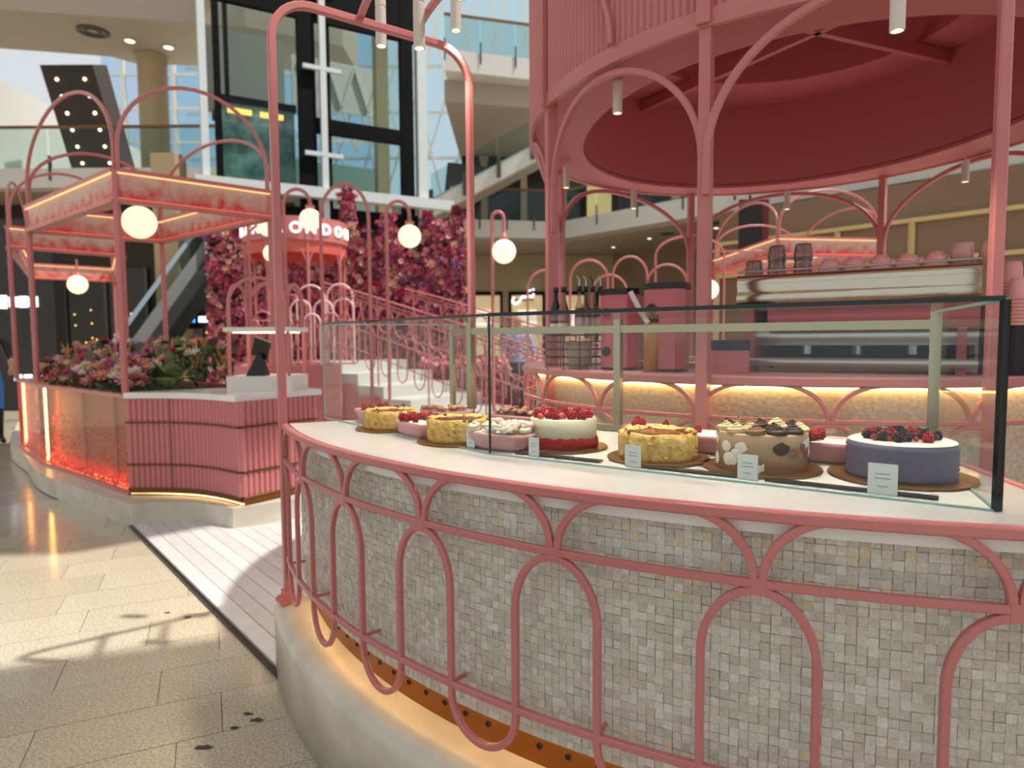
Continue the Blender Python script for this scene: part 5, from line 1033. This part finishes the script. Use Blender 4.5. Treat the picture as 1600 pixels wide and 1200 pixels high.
# escalator at ground level
t = thing('escalator', 'steep escalator with pale glass side beyond the planter kiosk', 'escalator', (-8.6, 14, 0))
a, b = Vector((-8.75, 14.4, .2)), Vector((-6.4, 17.2, 5.3)); obj('side_skirt', MB().bar(a, b, .10, .55), GREY, t); obj('step_band', MB().bar(a + Vector((.45, -.2, 0)), b + Vector((.45, -.2, 0)), .8, .3), BLACK, t); obj('glass_side', MB().add([a, b, b + Vector((0, 0, .9)), a + Vector((0, 0, .9))], [(0, 1, 2, 3)]), GLASSB, t); obj('handrail', MB().bar(a + Vector((0, 0, .95)), b + Vector((0, 0, .95)), .08), mat('pale_rail', (150, 170, 182), .3), t)
# elevator tower
EL0, ELd = Vector((-7.2, 16, 0)), Vector((.869, .495, 0)); ELn = Vector((-.495, .869, 0)); erz = atan2(ELd.y, ELd.x)
ev = thing('elevator_tower', 'black framed glass elevator tower with white corner posts', 'elevator', (-4.8, 17.4, 0)); ep = lambda s, z, d=0: EL0 + ELd * s + ELn * d + Vector((0, 0, z))
BLKF = mat('black_frame', (9, 9, 10), .6, spec=.1); ELW = mat('elevator_white', (206, 212, 212), .4)
for s_, w in ((.02, .16), (5.47, .26)): obj('corner_post', MB().box(ep(s_, 7.5), (w, .25, 9.0 if s_ > 1 else 15), erz), ELW, ev)
for s_, w, d in ((.33, .14, 0), (2.40, .42, 0), (2.98, .14, .25), (5.05, .34, 0), (.8, .10, 2.0)): obj('frame_post', MB().box(ep(s_, 7.0, d), (w, .2, 14), erz), BLKF, ev)
for s0_, s1_, z0_, z1_ in ((.2, 2.5, 9.35, 10.6), (2.5, 5.3, 9.35, 10.9), (2.6, 5.2, 6.62, 6.98), (2.2, 5.3, 3.2, 4.75), (.2, 2.3, 3.4, 4.7)): obj('frame_beam', MB().box(ep((s0_ + s1_) / 2, (z0_ + z1_) / 2), (s1_ - s0_, .18, z1_ - z0_), erz), BLKF, ev)
obj('cross_pipe', MB().box(ep(2.78, 8.2, -.15), (.15, .15, 7.5), erz), ELW, ev)
for z in (10.4, 8.16, 6.05): obj('cross_bar', MB().box(ep(2.76, z, -.18), (.95, .1, .1), erz), ELW, ev)
obj('landing_beam', MB().box(ep(3.0, 5.06, -.25), (6.5, .3, .26), erz), ELW, ev)
for s0_, s1_ in ((.4, 2.2), (2.65, 4.9)):
    for z0_, z1_ in ((5.3, 6.6), (7.0, 9.3)): obj('shaft_pane', MB().add([ep(s0_, z0_, .02), ep(s1_, z0_, .02), ep(s1_, z1_, .02), ep(s0_, z1_, .02)], [(0, 1, 2, 3)]), GLASSB, ev)
obj('back_wall', MB().box(ep(1.35, 8.6, 2.4), (2.0, .1, 2.2), erz), mat('shaft_grey', (150, 148, 138), .6), ev); obj('back_column', MB().box(ep(4.75, 7.2, 1.2), (.35, .3, 7), erz), BEIGE, ev)
cab = obj('lift_cab', MB().box(ep(1.3, 6.2, 1.1), (1.7, 1.6, 1.9), erz), mat('cab_green', (120, 156, 150), .2, var=(3, (70, 96, 94))), ev, 'pale green glass lift cab')
for s_ in (.85, 1.6): obj('cab_light', MB().box(ep(s_, 6.95, .28), (.55, .05, .12), erz), emis('cab_glow', (255, 190, 90), 1.5) if s_ < 1 else bpy.data.materials['cab_glow'], cab)
obj('cab_roof', MB().box(ep(1.3, 7.22, 1.1), (1.8, 1.7, .16), erz), BLKF, cab)
for i in range(3):
    obj('truss_reflection', MB().bar(ep(2.8 + i * .8, 7.0, 2.5), ep(3.6 + i * .8, 9.4, 2.5), .06).bar(ep(3.6 + i * .8, 7.0, 2.5), ep(2.8 + i * .8, 9.4, 2.5), .06), SLAB, ev)  # crossed bars added to imitate roof trusses reflected in the glass
obj('shaft_wall', MB().box(ep(4.0, 8.8, 2.6), (2.8, .1, 1.4), erz), SLAB, ev); obj('shaft_wall', MB().box(ep(4.0, 5.9, 2.6), (2.8, .1, 1.3), erz), mat('cab_green2', (132, 160, 150), .4), ev)
# right hand galleries
slab('ceiling_second_right', [(-2.2, 23.2), (2.6, 24.6), (2.6, 36), (-2.2, 36)], 10.45, 11.15, 'white upper gallery slab beside the elevator')
struct('ceiling_soffit_right', MB().prism([(-2.3, 24.0), (3.5, 25.4), (3.5, 37), (-2.3, 37)], 9.7, 10.45), SOFF, label='beige upper soffit beside the elevator')
balustrade([(-2.2, 23.2), (2.6, 24.6)], 11.15, 'glass balustrade on the upper gallery beside the elevator', 4)
slab('ceiling_first_right', [(-2.2, 25.2), (1.9, 26.0), (11.6, 14.9), (20, 14.9), (20, 38), (-2.2, 38)], 5.2, 5.85, 'white edged gallery slab behind the bar')
struct('ceiling_soffit_first', MB().prism([(-2.1, 25.4), (2.0, 26.2), (11.8, 15.1), (20, 15.1), (20, 38), (-2.1, 38)], 5.10, 5.20), SOFF, label='tan soffit above the shops behind the bar')
balustrade([(-2.2, 25.2), (1.9, 26.0)], 5.85, 'dark glass balustrade on the far gallery', 4, tint=GLASSB); balustrade([(1.9, 26.0), (11.6, 14.9)], 5.85, 'glass balustrade along the gallery above the bar', 8)
struct('wall_upper_right', MB().prism([(-2.2, 31), (4.0, 31.5), (15, 19), (15.2, 19.2), (4.2, 31.9), (-2.2, 31.4)], 5.85, 9.7), DARKG, label='dark glazed shopfronts on the upper gallery')
for k, (x, y) in enumerate(((-1.2, 30.8), (.6, 30.95), (2.4, 31.1), (4.2, 30.9), (6.8, 27.9), (9.2, 25.2))): t = thing('gallery_pilaster', ('leftmost', 'second', 'third', 'fourth', 'fifth', 'rightmost')[k] + ' pale pilaster between upper gallery shopfronts', 'pilaster', (x, y, 5.85), 'pilasters of the upper gallery'); obj('shaft', MB().box((x, y, 7.7), (.3, .3, 3.7)), BEIGE, t); obj('capital', MB().box((x, y, 9.5), (.4, .4, .2)), BEIGE, t)
obj('lit_shop', MB().box((4.0, 30.6, 7.2), (1.1, .1, 2.4)), emis('lit_shop', (220, 190, 130), .5), None, 'yellow lit shop window on the upper gallery', 'shop window', loc=(4.0, 30.6, 6.0))
# sloping escalator between the upper galleries
t = thing('upper_escalator', 'white sloping escalator with glass sides right of the elevator', 'escalator', (-2.5, 23.6, 5.6)); a, b = Vector((-2.8, 23.6, 5.9)), Vector((1.9, 23.9, 8.4)); obj('flank', MB().bar(a, b, .3, .55), SLAB, t); obj('underside', MB().bar(a + Vector((0, .9, -.1)), b + Vector((0, .9, -.1)), 1.4, .3), SOFF, t)
for i in range(4): p, q = a.lerp(b, i / 4 + .01), a.lerp(b, (i + 1) / 4 - .01); obj('pane', MB().add([p + Vector((0, -.16, .25)), q + Vector((0, -.16, .25)), q + Vector((0, -.16, 1.15)), p + Vector((0, -.16, 1.15))], [(0, 1, 2, 3)]), GLASSB, t); obj('post', MB().bar(p + Vector((0, -.18, -.2)), p + Vector((0, -.18, .6)), .14), mat_POST, t)
t = thing('escalator_soffit', 'short dark escalator underside with lights right of the elevator', 'escalator', (-2.4, 28, 5.9)); obj('casing', MB().add([(-2.6, 28, 8.6), (-.9, 28, 8.4), (-1.9, 28, 6.0), (-2.9, 28, 6.0), (-2.6, 28.6, 8.8), (-.9, 28.6, 8.6), (-1.9, 28.6, 6.2), (-2.9, 28.6, 6.2)], [(0, 3, 2, 1), (4, 5, 6, 7), (1, 2, 6, 5), (0, 4, 7, 3)]), BROWN, t)
for p in ((-2.4, 27.95, 7.6), (-1.8, 27.95, 7.5), (-2.4, 27.95, 6.8)): obj('light', MB().ball(p, .06, 8, 5), DOTL, t)
# shops on the ground floor behind the bar
struct('wall_shops_back', MB().prism([(-2.2, 30), (4.6, 30.5), (4.6, 30.9), (-2.2, 30.4)], 0, 5.1), mat('shop_cream', (196, 176, 138), .6), label='cream lit shopfronts behind the street lamps')
struct('wall_right', MB().prism([(4.6, 30.5), (16, 17.5), (16.4, 17.9), (5.0, 30.9)], 0, 5.1), TAN, label='tan shop wall behind the bar on the right')
for k, (x, w, lab) in enumerate(((-1.2, 1.5, 'lit shop window just right of the flower wall'), (.7, 1.5, 'lit shop window behind the right street lamp'), (2.6, 1.5, 'lit shop window behind the left canopy column'), (4.2, .6, 'narrow lit shop window near the corner'))):
    y = 29.9 + (x + 2.2) * .074; t = thing('lit_shop_window', lab, 'shop window', (x, y, 0), 'lit shop windows behind the bar'); obj('glazing', MB().box((x, y + .05, 1.7), (w, .06, 3.2)), emis('shop_glow', (226, 200, 150), .55) if k == 0 else bpy.data.materials['shop_glow'], t)
    for s_ in (-.5, .5): obj('frame_post', MB().box((x + s_ * w, y, 1.7), (.12, .12, 3.3)), BLKF, t)
    obj('frame_head', MB().box((x, y, 3.4), (w + .12, .12, .14)), BLKF, t); obj('poster', MB().box((x, y - .02, 2.3), (w * .55, .04, .7)), emis('poster_white', (250, 240, 225), 1.0) if k == 0 else bpy.data.materials['poster_white'], t)
t = thing('script_sign', 'white curling script sign glowing over a shopfront', 'sign', (.5, 29.85, 2.9)); wsn = bpy.data.materials['white_sign']
sp_ = lambda x, z: (.05 + (x - .5) * 1.25, 29.88, 2.95 + (z - 2.2) * 1.2)
obj('stroke', MB().tube(cat([sp_(*q) for q in ((.55, 2.42), (.5, 2.25), (.62, 2.18), (.78, 2.32), (.86, 2.44), (.98, 2.42), (1.08, 2.46), (1.2, 2.44), (1.26, 2.55))], 6), .045, 6), wsn, t); obj('dot', MB().ball(sp_(1.12, 2.66), .05, 8, 6), wsn, t); obj('dot', MB().ball(sp_(1.24, 2.7), .05, 8, 6), wsn, t); obj('mounting_bar', MB().box((.5, 30.05, 3.1), (1.0, .36, .05)), BLKF, t)
# gold mullioned glass front at the right
t = thing('mullioned_front', 'tan glass front with pale gold mullions at the right', 'shop front', (9, 17, 0)); GM = mat('gold_mullion', (206, 178, 122), .4); a, b = Vector((6.2, 20.0, 0)), Vector((13.0, 12.2, 0))
obj('glass_wall', MB().bar(a + Vector((0, 0, 2.5)), b + Vector((0, 0, 2.5)), .1, 5.0), mat('tan_glazing', (128, 98, 72), .25), t)
for i in range(7): p = a.lerp(b, i / 6) + Vector((-.08, -.08, 0)); obj('mullion', MB().bar(p, p + Vector((0, 0, 4.1)), .11), GM, t)
for z in (3.15, 4.1): obj('transom', MB().bar(a + Vector((-.08, -.08, z)), b + Vector((-.08, -.08, z)), .12, .10), GM, t)
t = thing('dark_banner', 'narrow dark banner above the lit pergola', 'banner', (5.6, 16.6, 3.5)); obj('cloth', MB().box((5.75, 16.2, 4.0), (.55, .06, 1.3)), mat('banner_black', (22, 14, 16), .7), t); obj('red_edge', MB().box((6.1, 16.2, 4.0), (.16, .06, 1.3)), mat('banner_red', (96, 20, 26), .7), t); obj('rod', MB().bar((5.75, 16.25, 4.6), (5.75, 16.25, 5.1), .04), BLKF, t)
for k, (x, y) in enumerate(((5.2, 25.3), (7.0, 23.0), (8.4, 20.6), (9.6, 19.4), (10.6, 17.4), (11.6, 18.4), (9.0, 22.5), (12.4, 16.2), (11.2, 20.4), (4.2, 27.6))):
    ceiling_light(x, y, 5.10, ('leftmost but one downlight above the bar shops', 'third downlight above the bar shops', 'fourth downlight above the bar shops', 'fifth downlight above the bar shops', 'sixth downlight near the portal post', 'seventh downlight set deep above the mullioned front', 'eighth downlight set far back in the soffit', 'rightmost downlight above the mullioned front', 'downlight deepest in the right soffit', 'leftmost downlight above the bar shops')[k], .11)
for k, (x, y) in enumerate(((5.6, 24.2), (8.8, 18.9), (10.2, 16.9), (6.7, 22.0))): ceiling_light(x, y, 5.10, ('leftmost round vent above the bar', 'round vent above the far canopy rim', 'round vent beside the portal post', 'second round vent above the bar')[k], .26, True)
# white roof trusses under the skylight
tr = thing('roof_truss', 'white lattice roof trusses under the glass skylight', 'roof truss', (0, 36, 9.5)); 
for i in range(14):
    x = -14 + i * 1.7; obj('rafter', MB().bar((x, 38, 9), (x - 2.4, 38, 20), .12), MULL, tr); obj('rafter', MB().bar((x, 38.3, 9), (x + 3.6, 38.3, 20), .10), MULL, tr)
for z in (11.5, 14, 16.5): obj('purlin', MB().bar((-18, 38.1, z), (12, 38.1, z), .14), MULL, tr)
obj('skylight_pane', MB().add([(-20, 38.6, 9), (14, 38.6, 9), (14, 38.6, 21), (-20, 38.6, 21)], [(0, 1, 2, 3)]), glass_mat('roof_glass', (215, 238, 244), .6), tr)
struct('wall_back', MB().box((0, 39, 4.6), (44, .3, 9.2)), mat('back_wall_paint', (150, 138, 120), .7), label='far back wall of the mall')
